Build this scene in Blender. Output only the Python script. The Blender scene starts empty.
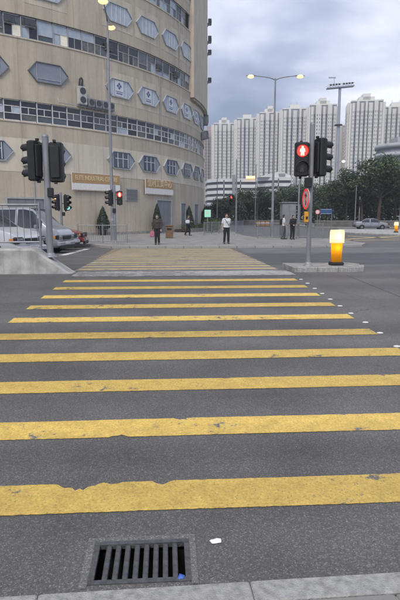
import bpy, bmesh, math, random
from mathutils import Vector, Matrix
R = math.radians
V = Vector
rnd = random.Random(7)
scn = bpy.context.scene
col = scn.collection

# ------------------------------------------------------------------ camera
F, TH, PS, CZ = 520.0, R(9.07), R(3.7), 1.65      # focal length in photo pixels, pitch down, yaw right, height
cd = bpy.data.cameras.new('camera'); cam = bpy.data.objects.new('camera', cd); col.objects.link(cam)
cd.sensor_fit = 'VERTICAL'; cd.sensor_height = 24; cd.lens = 24*F/600
cd.clip_start = .05; cd.clip_end = 6000
cam.location = (0, 0, CZ); cam.rotation_euler = (math.pi/2-TH, 0, -PS)
scn.camera = cam

# ------------------------------------------------------------------ sky, sun, exposure
SUN_EL, SUN_AZ = R(48), R(200)
w = bpy.data.worlds.new('World'); scn.world = w; w.use_nodes = True
nt = w.node_tree; nt.nodes.clear()
def wn(t, **k):
    n = nt.nodes.new(t)
    for a, b in k.items(): setattr(n, a, b)
    return n
sky = wn('ShaderNodeTexSky', sky_type='NISHITA', sun_disc=False, sun_elevation=SUN_EL, sun_rotation=SUN_AZ)
tc = wn('ShaderNodeTexCoord'); mp = wn('ShaderNodeMapping'); mp.inputs['Scale'].default_value = (1, 1, 2.3); mp.inputs['Location'].default_value = (.35, .2, .25)
n1 = wn('ShaderNodeTexNoise'); n1.inputs['Scale'].default_value = 2.3; n1.inputs['Detail'].default_value = 6; n1.inputs['Roughness'].default_value = .5; n1.inputs['Distortion'].default_value = .25
n2 = wn('ShaderNodeTexNoise'); n2.inputs['Scale'].default_value = 1.1; n2.inputs['Detail'].default_value = 3
r1 = wn('ShaderNodeValToRGB')
cr = r1.color_ramp; cr.elements[0].position = .38; cr.elements[0].color = (1.75, 2.15, 3.1, 1); cr.elements[1].position = .62; cr.elements[1].color = (7.6, 7.8, 8.8, 1)
e = cr.elements.new(.5); e.color = (3.4, 3.8, 5.0, 1)
mx = wn('ShaderNodeMix', data_type='RGBA'); mx.inputs[0].default_value = .95
bg = wn('ShaderNodeBackground'); bg.inputs['Strength'].default_value = .10
out = wn('ShaderNodeOutputWorld')
L = nt.links.new
L(tc.outputs['Generated'], mp.inputs['Vector']); L(mp.outputs['Vector'], n1.inputs['Vector']); L(n1.outputs['Fac'], r1.inputs['Fac'])
L(sky.outputs['Color'], mx.inputs[6]); L(r1.outputs['Color'], mx.inputs[7]); L(mx.outputs[2], bg.inputs['Color']); L(bg.outputs['Background'], out.inputs['Surface'])
sl = bpy.data.lights.new('sun', 'SUN'); sl.energy = 1.5; sl.angle = R(25); sl.color = (1, .93, .82)
so = bpy.data.objects.new('sun', sl); col.objects.link(so)
so.rotation_euler = (math.pi/2-SUN_EL, 0, -SUN_AZ+math.pi)
scn.view_settings.view_transform = 'Standard'; scn.view_settings.look = 'None'; scn.view_settings.gamma = 1
scn.view_settings.use_curve_mapping = False; scn.view_settings.exposure = .80

# ------------------------------------------------------------------ pixel helpers (photo pixels 400 x 600)
YC, YF = 12.1, 28.0                                # crown of the road at the refuge, far kerb
def g(y):                                          # cambered road: rises to the refuge, falls to the far kerb
    if y < YC: return .029*y
    if y < YF: return .351*(1-(y-YC)/(YF-YC))
    return 0.0
def ray(px, py):
    u = (px-200)/F; v = (300-py)/F
    fy = math.cos(TH)+v*math.sin(TH); fz = -math.sin(TH)+v*math.cos(TH)
    return Vector((u*math.cos(PS)+fy*math.sin(PS), -u*math.sin(PS)+fy*math.cos(PS), fz))
def gnd(px, py, dz=0):
    d = ray(px, py); t = .5
    while t < 3000:
        if CZ+d.z*t <= g(d.y*t)+dz: break
        t *= 1.001
    return Vector((d.x*t, d.y*t, CZ+d.z*t))
def at(px, py, Y):
    d = ray(px, py); t = Y/d.y
    return Vector((d.x*t, Y, CZ+d.z*t))
def gx(px, Y, py=230): return at(px, py, Y).x

# ------------------------------------------------------------------ materials
MATS = {}
def pm(name, c, c2=None, scale=6, rough=.7, bump=0, bscale=None, metal=0, spec=.5, emit=None, es=0, stretch=(1,1,1), coat=0, lo=.35, hi=.65, detail=6, isl=0, streak=0):
    m = bpy.data.materials.new(name); m.use_nodes = True; t = m.node_tree; b = t.nodes['Principled BSDF']
    b.inputs['Roughness'].default_value = rough; b.inputs['Metallic'].default_value = metal; b.inputs['Specular IOR Level'].default_value = spec
    b.inputs['Coat Weight'].default_value = coat
    c2 = c2 or tuple(x*.8 for x in c)
    tcn = t.nodes.new('ShaderNodeTexCoord'); mpn = t.nodes.new('ShaderNodeMapping'); mpn.inputs['Scale'].default_value = stretch
    no = t.nodes.new('ShaderNodeTexNoise'); no.inputs['Scale'].default_value = scale; no.inputs['Detail'].default_value = detail
    rp = t.nodes.new('ShaderNodeValToRGB'); rp.color_ramp.elements[0].position = lo; rp.color_ramp.elements[1].position = hi
    rp.color_ramp.elements[0].color = (*c2, 1); rp.color_ramp.elements[1].color = (*c, 1)
    k = t.links.new
    k(tcn.outputs['Object'], mpn.inputs[0]); k(mpn.outputs[0], no.inputs['Vector']); k(no.outputs['Fac'], rp.inputs[0])
    src = rp.outputs[0]
    if isl:                                        # a little difference from piece to piece
        ge = t.nodes.new('ShaderNodeNewGeometry'); mr = t.nodes.new('ShaderNodeMapRange'); mr.inputs[3].default_value = 1-isl; mr.inputs[4].default_value = 1+isl
        oi = t.nodes.new('ShaderNodeObjectInfo'); ad = t.nodes.new('ShaderNodeMath'); ad.operation = 'ADD'; fr = t.nodes.new('ShaderNodeMath'); fr.operation = 'FRACT'
        k(ge.outputs['Random Per Island'], ad.inputs[0]); k(oi.outputs['Random'], ad.inputs[1]); k(ad.outputs[0], fr.inputs[0]); k(fr.outputs[0], mr.inputs[0])
        vm = t.nodes.new('ShaderNodeVectorMath'); vm.operation = 'SCALE'; k(src, vm.inputs[0]); k(mr.outputs[0], vm.inputs['Scale']); src = vm.outputs[0]
    if streak:                                     # rain streaks and mottled dirt
        m2 = t.nodes.new('ShaderNodeMapping'); m2.inputs['Scale'].default_value = (2.6, 2.6, .10); k(tcn.outputs['Object'], m2.inputs[0])
        s1 = t.nodes.new('ShaderNodeTexNoise'); s1.inputs['Scale'].default_value = 1.4; s1.inputs['Detail'].default_value = 7; s1.inputs['Roughness'].default_value = .65; k(m2.outputs[0], s1.inputs['Vector'])
        q1 = t.nodes.new('ShaderNodeMapRange'); q1.inputs[1].default_value = .5; q1.inputs[2].default_value = .68; q1.inputs[3].default_value = 1; q1.inputs[4].default_value = 1-streak; k(s1.outputs['Fac'], q1.inputs[0])
        s2 = t.nodes.new('ShaderNodeTexNoise'); s2.inputs['Scale'].default_value = 4; s2.inputs['Detail'].default_value = 9; s2.inputs['Roughness'].default_value = .75; k(tcn.outputs['Object'], s2.inputs['Vector'])
        q2 = t.nodes.new('ShaderNodeMapRange'); q2.inputs[1].default_value = .3; q2.inputs[2].default_value = .7; q2.inputs[3].default_value = 1-streak*.55; q2.inputs[4].default_value = 1+streak*.35; k(s2.outputs['Fac'], q2.inputs[0])
        mm = t.nodes.new('ShaderNodeMath'); mm.operation = 'MULTIPLY'; k(q1.outputs[0], mm.inputs[0]); k(q2.outputs[0], mm.inputs[1])
        vs_ = t.nodes.new('ShaderNodeVectorMath'); vs_.operation = 'SCALE'; k(src, vs_.inputs[0]); k(mm.outputs[0], vs_.inputs['Scale']); src = vs_.outputs[0]
    k(src, b.inputs['Base Color'])
    if bump:
        bn = t.nodes.new('ShaderNodeTexNoise'); bn.inputs['Scale'].default_value = bscale or scale*4; bn.inputs['Detail'].default_value = 4
        bp = t.nodes.new('ShaderNodeBump'); bp.inputs['Strength'].default_value = bump; bp.inputs['Distance'].default_value = .01
        k(tcn.outputs['Object'], bn.inputs['Vector']); k(bn.outputs['Fac'], bp.inputs['Height']); k(bp.outputs[0], b.inputs['Normal'])
    if emit:
        b.inputs['Emission Color'].default_value = (*emit, 1); b.inputs['Emission Strength'].default_value = es
    MATS[name] = m
    return m

def asphalt(name, c, paint=None, wear=.5):
    m = bpy.data.materials.new(name); m.use_nodes = True; t = m.node_tree; b = t.nodes['Principled BSDF']; k = t.links.new
    def N(ty, **kw):
        n = t.nodes.new(ty)
        for a, v in kw.items():
            if a in n.inputs: n.inputs[a].default_value = v
            else: setattr(n, a, v)
        return n
    geo = N('ShaderNodeNewGeometry')
    pos = geo.outputs['Position']
    vo = N('ShaderNodeTexVoronoi', Scale=190.0); k(pos, vo.inputs['Vector'])
    st = N('ShaderNodeValToRGB'); st.color_ramp.elements[0].position = .08; st.color_ramp.elements[1].position = .98
    hs = N('ShaderNodeSeparateColor'); k(vo.outputs['Color'], hs.inputs[0])
    stone = N('ShaderNodeValToRGB'); e = stone.color_ramp.elements
    e[0].position = 0; e[0].color = (.7, .7, .71, 1); e[1].position = 1; e[1].color = (2.0, 1.98, 1.95, 1)
    e2 = e.new(.8); e2.color = (1.02, 1.02, 1.03, 1)
    k(hs.outputs[0], stone.inputs[0])
    fine = N('ShaderNodeTexNoise', Scale=60.0, Detail=6.0, Roughness=.7); k(pos, fine.inputs['Vector'])
    fr = N('ShaderNodeMapRange'); fr.inputs[1].default_value = .3; fr.inputs[2].default_value = .7; fr.inputs[3].default_value = .7; fr.inputs[4].default_value = 1.3; k(fine.outputs['Fac'], fr.inputs[0])
    big = N('ShaderNodeTexNoise', Scale=.9, Detail=5.0, Roughness=.6); k(pos, big.inputs['Vector'])
    br = N('ShaderNodeMapRange'); br.inputs[1].default_value = .3; br.inputs[2].default_value = .7; br.inputs[3].default_value = .74; br.inputs[4].default_value = 1.26; k(big.outputs['Fac'], br.inputs[0])
    # long streaks left by tyres along the traffic lanes
    mp2 = N('ShaderNodeMapping'); mp2.inputs['Scale'].default_value = (.05, 1.3, 1); k(pos, mp2.inputs[0])
    lane = N('ShaderNodeTexNoise', Scale=1.0, Detail=3.0); k(mp2.outputs[0], lane.inputs['Vector'])
    lr = N('ShaderNodeMapRange'); lr.inputs[1].default_value = .3; lr.inputs[2].default_value = .7; lr.inputs[3].default_value = .8; lr.inputs[4].default_value = 1.2; k(lane.outputs['Fac'], lr.inputs[0])
    # small oil drips and gum spots
    vo2 = N('ShaderNodeTexVoronoi', Scale=2.6); k(pos, vo2.inputs['Vector'])
    sp = N('ShaderNodeMapRange'); sp.inputs[1].default_value = .035; sp.inputs[2].default_value = .075; sp.inputs[3].default_value = .55; sp.inputs[4].default_value = 1; k(vo2.outputs['Distance'], sp.inputs[0])
    def mul(a, c_):
        n = N('ShaderNodeMath', operation='MULTIPLY'); k(a, n.inputs[0]); k(c_, n.inputs[1]); return n.outputs[0]
    wob = N('ShaderNodeTexNoise', Scale=3.0, Detail=6.0, Roughness=.7); k(pos, wob.inputs['Vector'])
    wv = N('ShaderNodeVectorMath', operation='MULTIPLY_ADD'); k(wob.outputs['Color'], wv.inputs[0]); wv.inputs[1].default_value = (.35, .35, 0); k(pos, wv.inputs[2])
    ck = N('ShaderNodeTexVoronoi', Scale=.33, feature='DISTANCE_TO_EDGE'); k(wv.outputs[0], ck.inputs['Vector'])
    cm = N('ShaderNodeTexNoise', Scale=.45, Detail=2.0); k(pos, cm.inputs['Vector'])
    cw = N('ShaderNodeMapRange'); cw.inputs[1].default_value = .5; cw.inputs[2].default_value = .62; cw.inputs[3].default_value = 0; cw.inputs[4].default_value = .0016; k(cm.outputs['Fac'], cw.inputs[0])
    cl = N('ShaderNodeMath', operation='LESS_THAN'); k(ck.outputs['Distance'], cl.inputs[0]); k(cw.outputs[0], cl.inputs[1])
    cd_ = N('ShaderNodeMapRange'); cd_.inputs[3].default_value = 1; cd_.inputs[4].default_value = .45; k(cl.outputs[0], cd_.inputs[0])
    # darker wheel paths along the lanes
    sx_ = N('ShaderNodeSeparateXYZ'); k(pos, sx_.inputs[0])
    wp = N('ShaderNodeMath', operation='MULTIPLY'); k(sx_.outputs[1], wp.inputs[0]); wp.inputs[1].default_value = 2*math.pi/1.75
    ws = N('ShaderNodeMath', operation='SINE'); k(wp.outputs[0], ws.inputs[0])
    wm = N('ShaderNodeMapRange'); wm.inputs[1].default_value = -1; wm.inputs[2].default_value = 1; wm.inputs[3].default_value = .90; wm.inputs[4].default_value = 1.08; k(ws.outputs[0], wm.inputs[0])
    f = mul(mul(mul(mul(mul(fr.outputs[0], br.outputs[0]), lr.outputs[0]), sp.outputs[0]), cd_.outputs[0]), wm.outputs[0])
    v1 = N('ShaderNodeVectorMath', operation='SCALE'); k(stone.outputs[0], v1.inputs[0]); k(f, v1.inputs['Scale'])
    v2 = N('ShaderNodeVectorMath', operation='MULTIPLY'); k(v1.outputs[0], v2.inputs[0]); v2.inputs[1].default_value = c
    colr = v2.outputs[0]; h = hs.outputs[0]
    if paint:
        wn1 = N('ShaderNodeTexNoise', Scale=5.5, Detail=11.0, Roughness=.78); k(pos, wn1.inputs['Vector'])
        wn2 = N('ShaderNodeTexNoise', Scale=.8, Detail=2.0); k(pos, wn2.inputs['Vector'])
        ad = N('ShaderNodeMath', operation='MULTIPLY_ADD'); k(wn2.outputs['Fac'], ad.inputs[0]); ad.inputs[1].default_value = .45; k(wn1.outputs['Fac'], ad.inputs[2])
        wr = N('ShaderNodeMapRange'); wr.inputs[1].default_value = wear-.025; wr.inputs[2].default_value = wear+.03; k(ad.outputs[0], wr.inputs[0])
        # aggregate peeping through the paint film
        pk = N('ShaderNodeMapRange'); pk.inputs[1].default_value = .985; pk.inputs[2].default_value = .995; k(hs.outputs[1], pk.inputs[0])
        mxw = N('ShaderNodeMath', operation='MAXIMUM'); k(wr.outputs[0], mxw.inputs[0]); k(pk.outputs[0], mxw.inputs[1])
        pv = N('ShaderNodeVectorMath', operation='SCALE'); pv.inputs[0].default_value = paint
        dirt = N('ShaderNodeTexNoise', Scale=7.0, Detail=7.0, Roughness=.75); k(pos, dirt.inputs['Vector'])
        dr = N('ShaderNodeMapRange'); dr.inputs[1].default_value = .3; dr.inputs[2].default_value = .7; dr.inputs[3].default_value = .72; dr.inputs[4].default_value = 1.12; k(dirt.outputs['Fac'], dr.inputs[0])
        k(mul(mul(mul(dr.outputs[0], fr.outputs[0]), lr.outputs[0]), wm.outputs[0]), pv.inputs['Scale'])
        mixn = N('ShaderNodeMix', data_type='RGBA'); k(mxw.outputs[0], mixn.inputs[0]); k(pv.outputs[0], mixn.inputs[6]); k(colr, mixn.inputs[7]); colr = mixn.outputs[2]
    k(colr, b.inputs['Base Color'])
    b.inputs['Roughness'].default_value = .68; b.inputs['Specular IOR Level'].default_value = .5
    bp = N('ShaderNodeBump', Strength=.35 if paint else .7, Distance=.004); k(fine.outputs['Fac'], bp.inputs['Height']); k(bp.outputs[0], b.inputs['Normal'])
    MATS[name] = m
    return m

asphalt('asphalt', (.104, .100, .0955))
asphalt('asphalt_new', (.068, .066, .065))
asphalt('asphalt_old', (.135, .132, .129))
asphalt('yellow_paint', (.11, .11, .118), paint=(.60, .415, .10), wear=.84)
asphalt('yellow_paint_worn', (.13, .13, .13), paint=(.60, .46, .21), wear=.82)
asphalt('white_paint', (.13, .13, .13), paint=(.62, .62, .60), wear=.80)
asphalt('strip_paint', (.17, .168, .163), paint=(.35, .345, .33), wear=.74)
asphalt('crossing_ground', (.21, .195, .165))
pm('kerb_stone', (.38, .375, .365), (.22, .218, .212), 26, .88, .8, 120, lo=.28, hi=.62, detail=10, isl=.06)
pm('pavement_slab', (.275, .265, .25), (.19, .183, .172), 1.3, .88, .4, 60, isl=.08)
pm('concrete', (.33, .325, .31), (.21, .205, .196), 4, .88, .4, 40)
pm('barrier_concrete', (.47, .465, .45), (.29, .285, .275), 3.2, .85, .35, 40, streak=.25)
pm('ground', (.10, .11, .09), (.07, .08, .06), .4, .95)
pm('tile_beige', (.55, .485, .38), (.40, .355, .285), 1.1, .75, .2, 30, stretch=(1, 1, .22), lo=.3, hi=.72, detail=9, streak=.17)
pm('tile_pale', (.59, .53, .425), (.49, .44, .355), 1.4, .75, .2, 30, stretch=(1, 1, .3), detail=8, streak=.17)
pm('tile_low', (.52, .46, .365), (.40, .355, .285), .9, .8, .25, 30, stretch=(1, 1, .35), lo=.28, hi=.75, detail=9, streak=.17)
pm('paint_cream', (.63, .575, .475), (.53, .485, .40), .8, .8, .15, 30, stretch=(1, 1, .3), detail=8, streak=.13)
pm('white_frame', (.66, .66, .65), (.54, .54, .54), 4, .5)
pm('grey_frame', (.38, .39, .40), (.30, .31, .32), 4, .5)
pm('pale_frame', (.40, .42, .44), (.32, .34, .36), 4, .5)
pm('dark_frame', (.16, .165, .175), (.11, .115, .125), 4, .5)
pm('hex_blue', (.04, .065, .11), (.02, .035, .065), 2, .12, spec=.8)
pm('glass_dark', (.028, .032, .04), (.02, .022, .03), 3, .08, spec=.8)
pm('glass_blue', (.095, .115, .135), (.06, .075, .09), 2, .12, spec=.8)
pm('glass_grey', (.15, .155, .15), (.07, .075, .075), 2.5, .15, spec=.7)
pm('glass_pale', (.44, .50, .58), (.34, .40, .48), 1.5, .2, spec=.6)
pm('glass_panel', (.24, .27, .32), (.19, .215, .265), 1.2, .25, spec=.7)
pm('glass_lit', (.5, .5, .45), rough=.3, emit=(1, .93, .75), es=.18)
pm('steel', (.30, .31, .33), (.23, .24, .26), 8, .45, metal=.35)
pm('steel_pole', (.27, .285, .31), (.19, .2, .22), 5, .5, .15, 40, metal=.25, stretch=(1, 1, .3))
pm('black_plastic', (.014, .0145, .016), (.01, .01, .012), 9, .45)
pm('black_lens', (.02, .012, .012), (.014, .01, .01), 9, .2)
pm('cast_iron', (.11, .112, .118), (.07, .072, .076), 30, .6, .6, 90, metal=.3)
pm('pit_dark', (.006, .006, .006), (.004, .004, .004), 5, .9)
pm('red_lens', (.5, .01, .01), (.45, .01, .01), 5, .3, emit=(1, .025, .02), es=2.2)
pm('red_figure', (.9, .4, .2), (.9, .4, .2), 5, .3, emit=(1, .42, .16), es=7)
pm('amber_lens', (.8, .3, .05), (.8, .3, .05), 5, .3, emit=(1, .32, .06), es=5)
pm('green_lens', (.1, .6, .4), (.1, .6, .4), 5, .3, emit=(.15, 1, .7), es=2.5)
pm('red_signal', (.7, .05, .02), (.7, .05, .02), 5, .3, emit=(1, .05, .03), es=4)
pm('lamp_glow', (.9, .7, .4), (.9, .7, .4), 5, .3, emit=(1, .60, .22), es=1.15)
pm('lamp_white', (.9, .85, .7), (.9, .85, .7), 5, .3, emit=(1, .9, .65), es=6)
pm('orange_light', (.9, .5, .2), (.9, .5, .2), 5, .3, emit=(1, .5, .12), es=3)
pm('sign_red', (.55, .03, .04), (.48, .025, .03), 6, .45, emit=(1, .05, .04), es=.25)
pm('sign_white', (.72, .72, .7), (.62, .62, .6), 6, .45)
pm('sign_plate', (.50, .48, .47), (.42, .40, .39), 6, .5)
pm('sign_gold', (.40, .265, .13), (.35, .23, .11), 3, .5)
pm('gold_letter', (.72, .60, .38), (.66, .54, .34), 6, .5)
pm('sign_blue', (.035, .085, .22), (.03, .07, .18), 4, .45)
pm('poster_blue', (.07, .09, .26), (.06, .08, .22), 4, .5)
pm('poster_white', (.62, .65, .68), (.55, .58, .62), 4, .5)
pm('green_sign', (.2, .45, .33), (.17, .4, .29), 5, .4, emit=(.4, .8, .6), es=.3)
pm('barrier_orange', (.42, .23, .08), (.36, .2, .07), 6, .6)
pm('push_yellow', (.7, .33, .03), (.6, .28, .03), 6, .5)
pm('grey_door', (.20, .21, .235), (.16, .17, .19), 2, .5, stretch=(1, 1, .4))
pm('grey_box', (.23, .245, .26), (.18, .19, .2), 3, .5)
pm('ac_white', (.48, .48, .46), (.38, .38, .36), 4, .55)
pm('ac_dark', (.06, .065, .07), (.04, .045, .05), 6, .5)
pm('silver_paint', (.33, .345, .38), (.30, .315, .35), 2, .3, metal=.35, coat=.6)
pm('grey_paint', (.30, .32, .35), (.27, .29, .32), 2, .3, metal=.35, coat=.6)
pm('white_car_paint', (.50, .51, .545), (.46, .47, .505), 2, .3, coat=.6)
pm('red_paint', (.22, .03, .035), (.19, .025, .03), 2, .3, coat=.6)
pm('tyre', (.018, .018, .019), (.012, .012, .013), 12, .85)
pm('rim', (.38, .39, .41), (.3, .31, .32), 6, .35, metal=.6)
pm('headlight', (.30, .33, .36), (.10, .11, .13), 22, .08, spec=.8)
pm('orange_lens', (.65, .22, .03), (.55, .18, .02), 9, .25)
pm('plate', (.7, .7, .68), (.62, .62, .6), 9, .4)
pm('skin', (.38, .26, .195), (.33, .225, .17), 20, .55)
pm('hair', (.018, .016, .015), (.012, .011, .01), 60, .5)
pm('shirt_white', (.62, .64, .68), (.52, .54, .58), 14, .85)
pm('cloth_black', (.016, .017, .021), (.011, .012, .015), 14, .85)
pm('cloth_brown', (.055, .045, .042), (.04, .032, .03), 14, .85)
pm('cloth_grey', (.1, .105, .12), (.08, .085, .1), 14, .85)
pm('bag_pink', (.42, .15, .21), (.36, .12, .18), 9, .7)
pm('paper', (.78, .78, .78), (.7, .7, .7), 20, .8)
pm('blue_scrap', (.06, .14, .5), (.05, .11, .42), 20, .6)
pm('bin_brown', (.17, .105, .06), (.13, .08, .045), 5, .6)
pm('bark', (.085, .068, .05), (.05, .04, .03), 8, .95, .6, 20, stretch=(1, 1, .3))
pm('leaf_dark', (.038, .062, .024), (.02, .036, .014), .9, .6, isl=.45)
pm('leaf_mid', (.062, .09, .033), (.034, .054, .02), .9, .6, isl=.45)
pm('leaf_blue', (.05, .078, .04), (.028, .048, .025), .9, .6, isl=.4)
pm('leaf_conifer', (.02, .036, .018), (.012, .024, .012), 5, .65, isl=.4)
pm('soil', (.06, .045, .035), (.04, .03, .025), 8, .95)
pm('tower_white', (.72, .70, .66), (.64, .625, .59), .06, .85, stretch=(1, 1, .3), isl=.03)
pm('tower_grey', (.27, .285, .31), (.22, .235, .26), .06, .85)
pm('tower_beige', (.50, .45, .40), (.44, .395, .35), .06, .85)
pm('tower_pink', (.42, .33, .31), (.36, .28, .265), .06, .85)
pm('tower_glass', (.085, .1, .125), (.05, .06, .08), .3, .25, spec=.6, isl=.5)
pm('block_grey', (.42, .43, .45), (.33, .34, .36), .3, .8)
pm('car_park_white', (.66, .67, .68), (.58, .59, .6), .2, .8)
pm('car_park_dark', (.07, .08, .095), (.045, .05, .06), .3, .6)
pm('bollard_base', (.02, .02, .021), (.014, .014, .015), 9, .7)
pm('wall_low', (.15, .145, .14), (.1, .1, .098), 1.5, .9, .3, 20)
pm('mast_steel', (.34, .37, .42), (.29, .32, .37), .8, .5, metal=.2)

def translucent(name, c, mixf=.75):
    m = bpy.data.materials.new(name); m.use_nodes = True; t = m.node_tree; k = t.links.new
    b = t.nodes['Principled BSDF']; b.inputs['Base Color'].default_value = (*c, 1); b.inputs['Roughness'].default_value = .35
    tr = t.nodes.new('ShaderNodeBsdfTranslucent'); tr.inputs[0].default_value = (*c, 1)
    no = t.nodes.new('ShaderNodeTexNoise'); no.inputs['Scale'].default_value = 9; no.inputs['Detail'].default_value = 5
    mr = t.nodes.new('ShaderNodeMapRange'); mr.inputs[3].default_value = mixf-.08; mr.inputs[4].default_value = mixf+.08; k(no.outputs['Fac'], mr.inputs[0])
    mi = t.nodes.new('ShaderNodeMixShader'); k(mr.outputs[0], mi.inputs[0]); k(b.outputs[0], mi.inputs[1]); k(tr.outputs[0], mi.inputs[2])
    k(mi.outputs[0], t.nodes['Material Output'].inputs['Surface']); MATS[name] = m
translucent('bollard_yellow', (.85, .42, .015)); translucent('bollard_white', (.85, .78, .60))

# ------------------------------------------------------------------ mesh helpers
class MB:
    def __init__(s): s.v = []; s.f = []; s.sm = []
    def add(s, vs, fs, smooth=False):
        o = len(s.v); s.v += [tuple(v) for v in vs]; s.f += [tuple(i+o for i in f) for f in fs]; s.sm += [smooth]*len(fs); return s
    def box(s, c, d, rz=0, taper=1.0, tilt=None):
        hx, hy, hz = d[0]/2, d[1]/2, d[2]/2
        vs = [Vector((x*hx*(taper if z > 0 else 1), y*hy*(taper if z > 0 else 1), z*hz)) for z in (-1, 1) for x, y in ((-1,-1), (1,-1), (1,1), (-1,1))]
        M = Matrix.Rotation(rz, 3, 'Z')
        if tilt: M = M @ tilt
        return s.add([M @ v + Vector(c) for v in vs], [(3,2,1,0), (4,5,6,7), (0,1,5,4), (1,2,6,5), (2,3,7,6), (3,0,4,7)])
    def bbox(s, c, d, b=.02, rz=0):               # box with chamfered edges
        x, y, z = d[0]/2, d[1]/2, d[2]/2; M = Matrix.Rotation(rz, 3, 'Z'); vs = []; rings = []
        for zz, i in ((-z, b), (-z+b, 0), (z-b, 0), (z, b)):
            X, Y = x-i, y-i
            rings.append([(X, -Y+b), (X, Y-b), (X-b, Y), (-X+b, Y), (-X, Y-b), (-X, -Y+b), (-X+b, -Y), (X-b, -Y)])
            vs += [M @ Vector((p[0], p[1], zz)) + Vector(c) for p in rings[-1]]
        fs = [tuple(range(7, -1, -1)), tuple(range(24, 32))]
        for r in range(3):
            for k in range(8): a = r*8+k; b2 = r*8+(k+1) % 8; fs.append((a, b2, b2+8, a+8))
        return s.add(vs, fs)
    def tube(s, p0, p1, r0, r1=None, n=10, cap=True, smooth=True):
        r1 = r0 if r1 is None else r1; p0, p1 = Vector(p0), Vector(p1); d = (p1-p0).normalized()
        a = d.orthogonal().normalized(); b = d.cross(a); vs = []
        for p, r in ((p0, r0), (p1, r1)):
            vs += [p+(a*math.cos(2*math.pi*i/n)+b*math.sin(2*math.pi*i/n))*r for i in range(n)]
        s.add(vs, [(i, (i+1) % n, n+(i+1) % n, n+i) for i in range(n)], smooth)
        if cap: s.add(vs, [tuple(range(n-1, -1, -1)), tuple(range(n, 2*n))])
        return s
    def path(s, pts, rs, n=8):
        for i in range(len(pts)-1): s.tube(pts[i], pts[i+1], rs[i], rs[i+1], n)
        return s
    def prism(s, poly, z0, z1, zf=None):           # ccw polygon, top may follow a height function
        n = len(poly); zf = zf or (lambda x, y: 0)
        vs = [(x, y, z0+zf(x, y)) for x, y in poly]+[(x, y, z1+zf(x, y)) for x, y in poly]
        return s.add(vs, [tuple(range(n-1, -1, -1)), tuple(range(n, 2*n))]+[(i, (i+1) % n, n+(i+1) % n, n+i) for i in range(n)])
    def plate(s, poly, y0, y1):                    # polygon in x,z pushed along y
        n = len(poly)
        vs = [(x, y0, z) for x, z in poly]+[(x, y1, z) for x, z in poly]
        return s.add(vs, [tuple(range(n)), tuple(range(2*n-1, n-1, -1))]+[(i, n+i, n+(i+1) % n, (i+1) % n) for i in range(n)])
    def lathe(s, prof, n=20, c=(0, 0, 0), smooth=True):
        vs = [(c[0]+r*math.cos(2*math.pi*i/n), c[1]+r*math.sin(2*math.pi*i/n), c[2]+z) for r, z in prof for i in range(n)]
        fs = [(j*n+i, j*n+(i+1) % n, (j+1)*n+(i+1) % n, (j+1)*n+i) for j in range(len(prof)-1) for i in range(n)]
        return s.add(vs, fs, smooth)
    def disc(s, c, r, nrm=(0, -1, 0), n=20, th=.004):
        d = Vector(nrm).normalized(); return s.tube(Vector(c), Vector(c)+d*th, r, r, n, True, False)
    def ball(s, c, r, sc=(1, 1, 1), n=10, m=7):
        vs = []; fs = []
        for j in range(m+1):
            t = math.pi*j/m
            for i in range(n):
                a = 2*math.pi*i/n; vs.append((c[0]+r*sc[0]*math.sin(t)*math.cos(a), c[1]+r*sc[1]*math.sin(t)*math.sin(a), c[2]+r*sc[2]*math.cos(t)))
        for j in range(m):
            for i in range(n): fs.append((j*n+i, (j+1)*n+i, (j+1)*n+(i+1) % n, j*n+(i+1) % n))
        return s.add(vs, fs, True)
    def mesh(s, name, mat):
        me = bpy.data.meshes.new(name); me.from_pydata(s.v, [], s.f); me.materials.append(MATS[mat] if isinstance(mat, str) else mat)
        me.polygons.foreach_set('use_smooth', s.sm); me.update(); return me
    def build(s, name, mat, parent=None, loc=None, rz=0, **kw):
        return link(name, s.mesh(name, mat), parent, loc, rz, **kw)
def link(name, me, parent=None, loc=None, rz=0, **kw):
    o = bpy.data.objects.new(name, me); col.objects.link(o)
    if parent: o.parent = parent
    if loc is not None: o.location = loc
    if rz: o.rotation_euler = (0, 0, rz)
    for k_, v_ in kw.items(): o[k_] = v_
    return o
def thing(name, label, cat, loc=(0, 0, 0), rz=0, group=None):
    o = bpy.data.objects.new(name, None); col.objects.link(o); o.location = loc; o.rotation_euler = (0, 0, rz); o.empty_display_size = .2
    o['label'] = label; o['category'] = cat
    if group: o['group'] = group
    return o
def tag(o, label, cat, group=None):
    o['label'] = label; o['category'] = cat
    if group: o['group'] = group
    return o
def copy_tree(o, parent=None):
    c = o.copy(); col.objects.link(c); c.parent = parent
    for ch in list(o.children): copy_tree(ch, c)
    return c
def struct(o): o['kind'] = 'structure'; return o

# ------------------------------------------------------------------ ground, road, pavements
m = MB(); m.add([(-1500, -400, -.25), (1500, -400, -.25), (1500, 2500, -.25), (-1500, 2500, -.25)], [(0, 1, 2, 3)])
struct(m.build('ground', 'ground'))
GX0, GX1, GY0, GY1 = -.362, .098, 2.072, 2.365     # the gully opening in the road
xs = [-160, -60, -20, -6, GX0, GX1, 6, 20, 60, 160]; ys = [1.5, GY0, GY1, 6, YC, 20, YF, 40, 60, 90, 140]
m = MB(); vs = [(x, y, g(y)) for y in ys for x in xs]; nx = len(xs)
fs = [(j*nx+i, j*nx+i+1, (j+1)*nx+i+1, (j+1)*nx+i) for j in range(len(ys)-1) for i in range(nx-1) if not (xs[i] == GX0 and ys[j] == GY0)]
m.add(vs, fs); road = struct(m.build('road', 'asphalt'))

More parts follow.
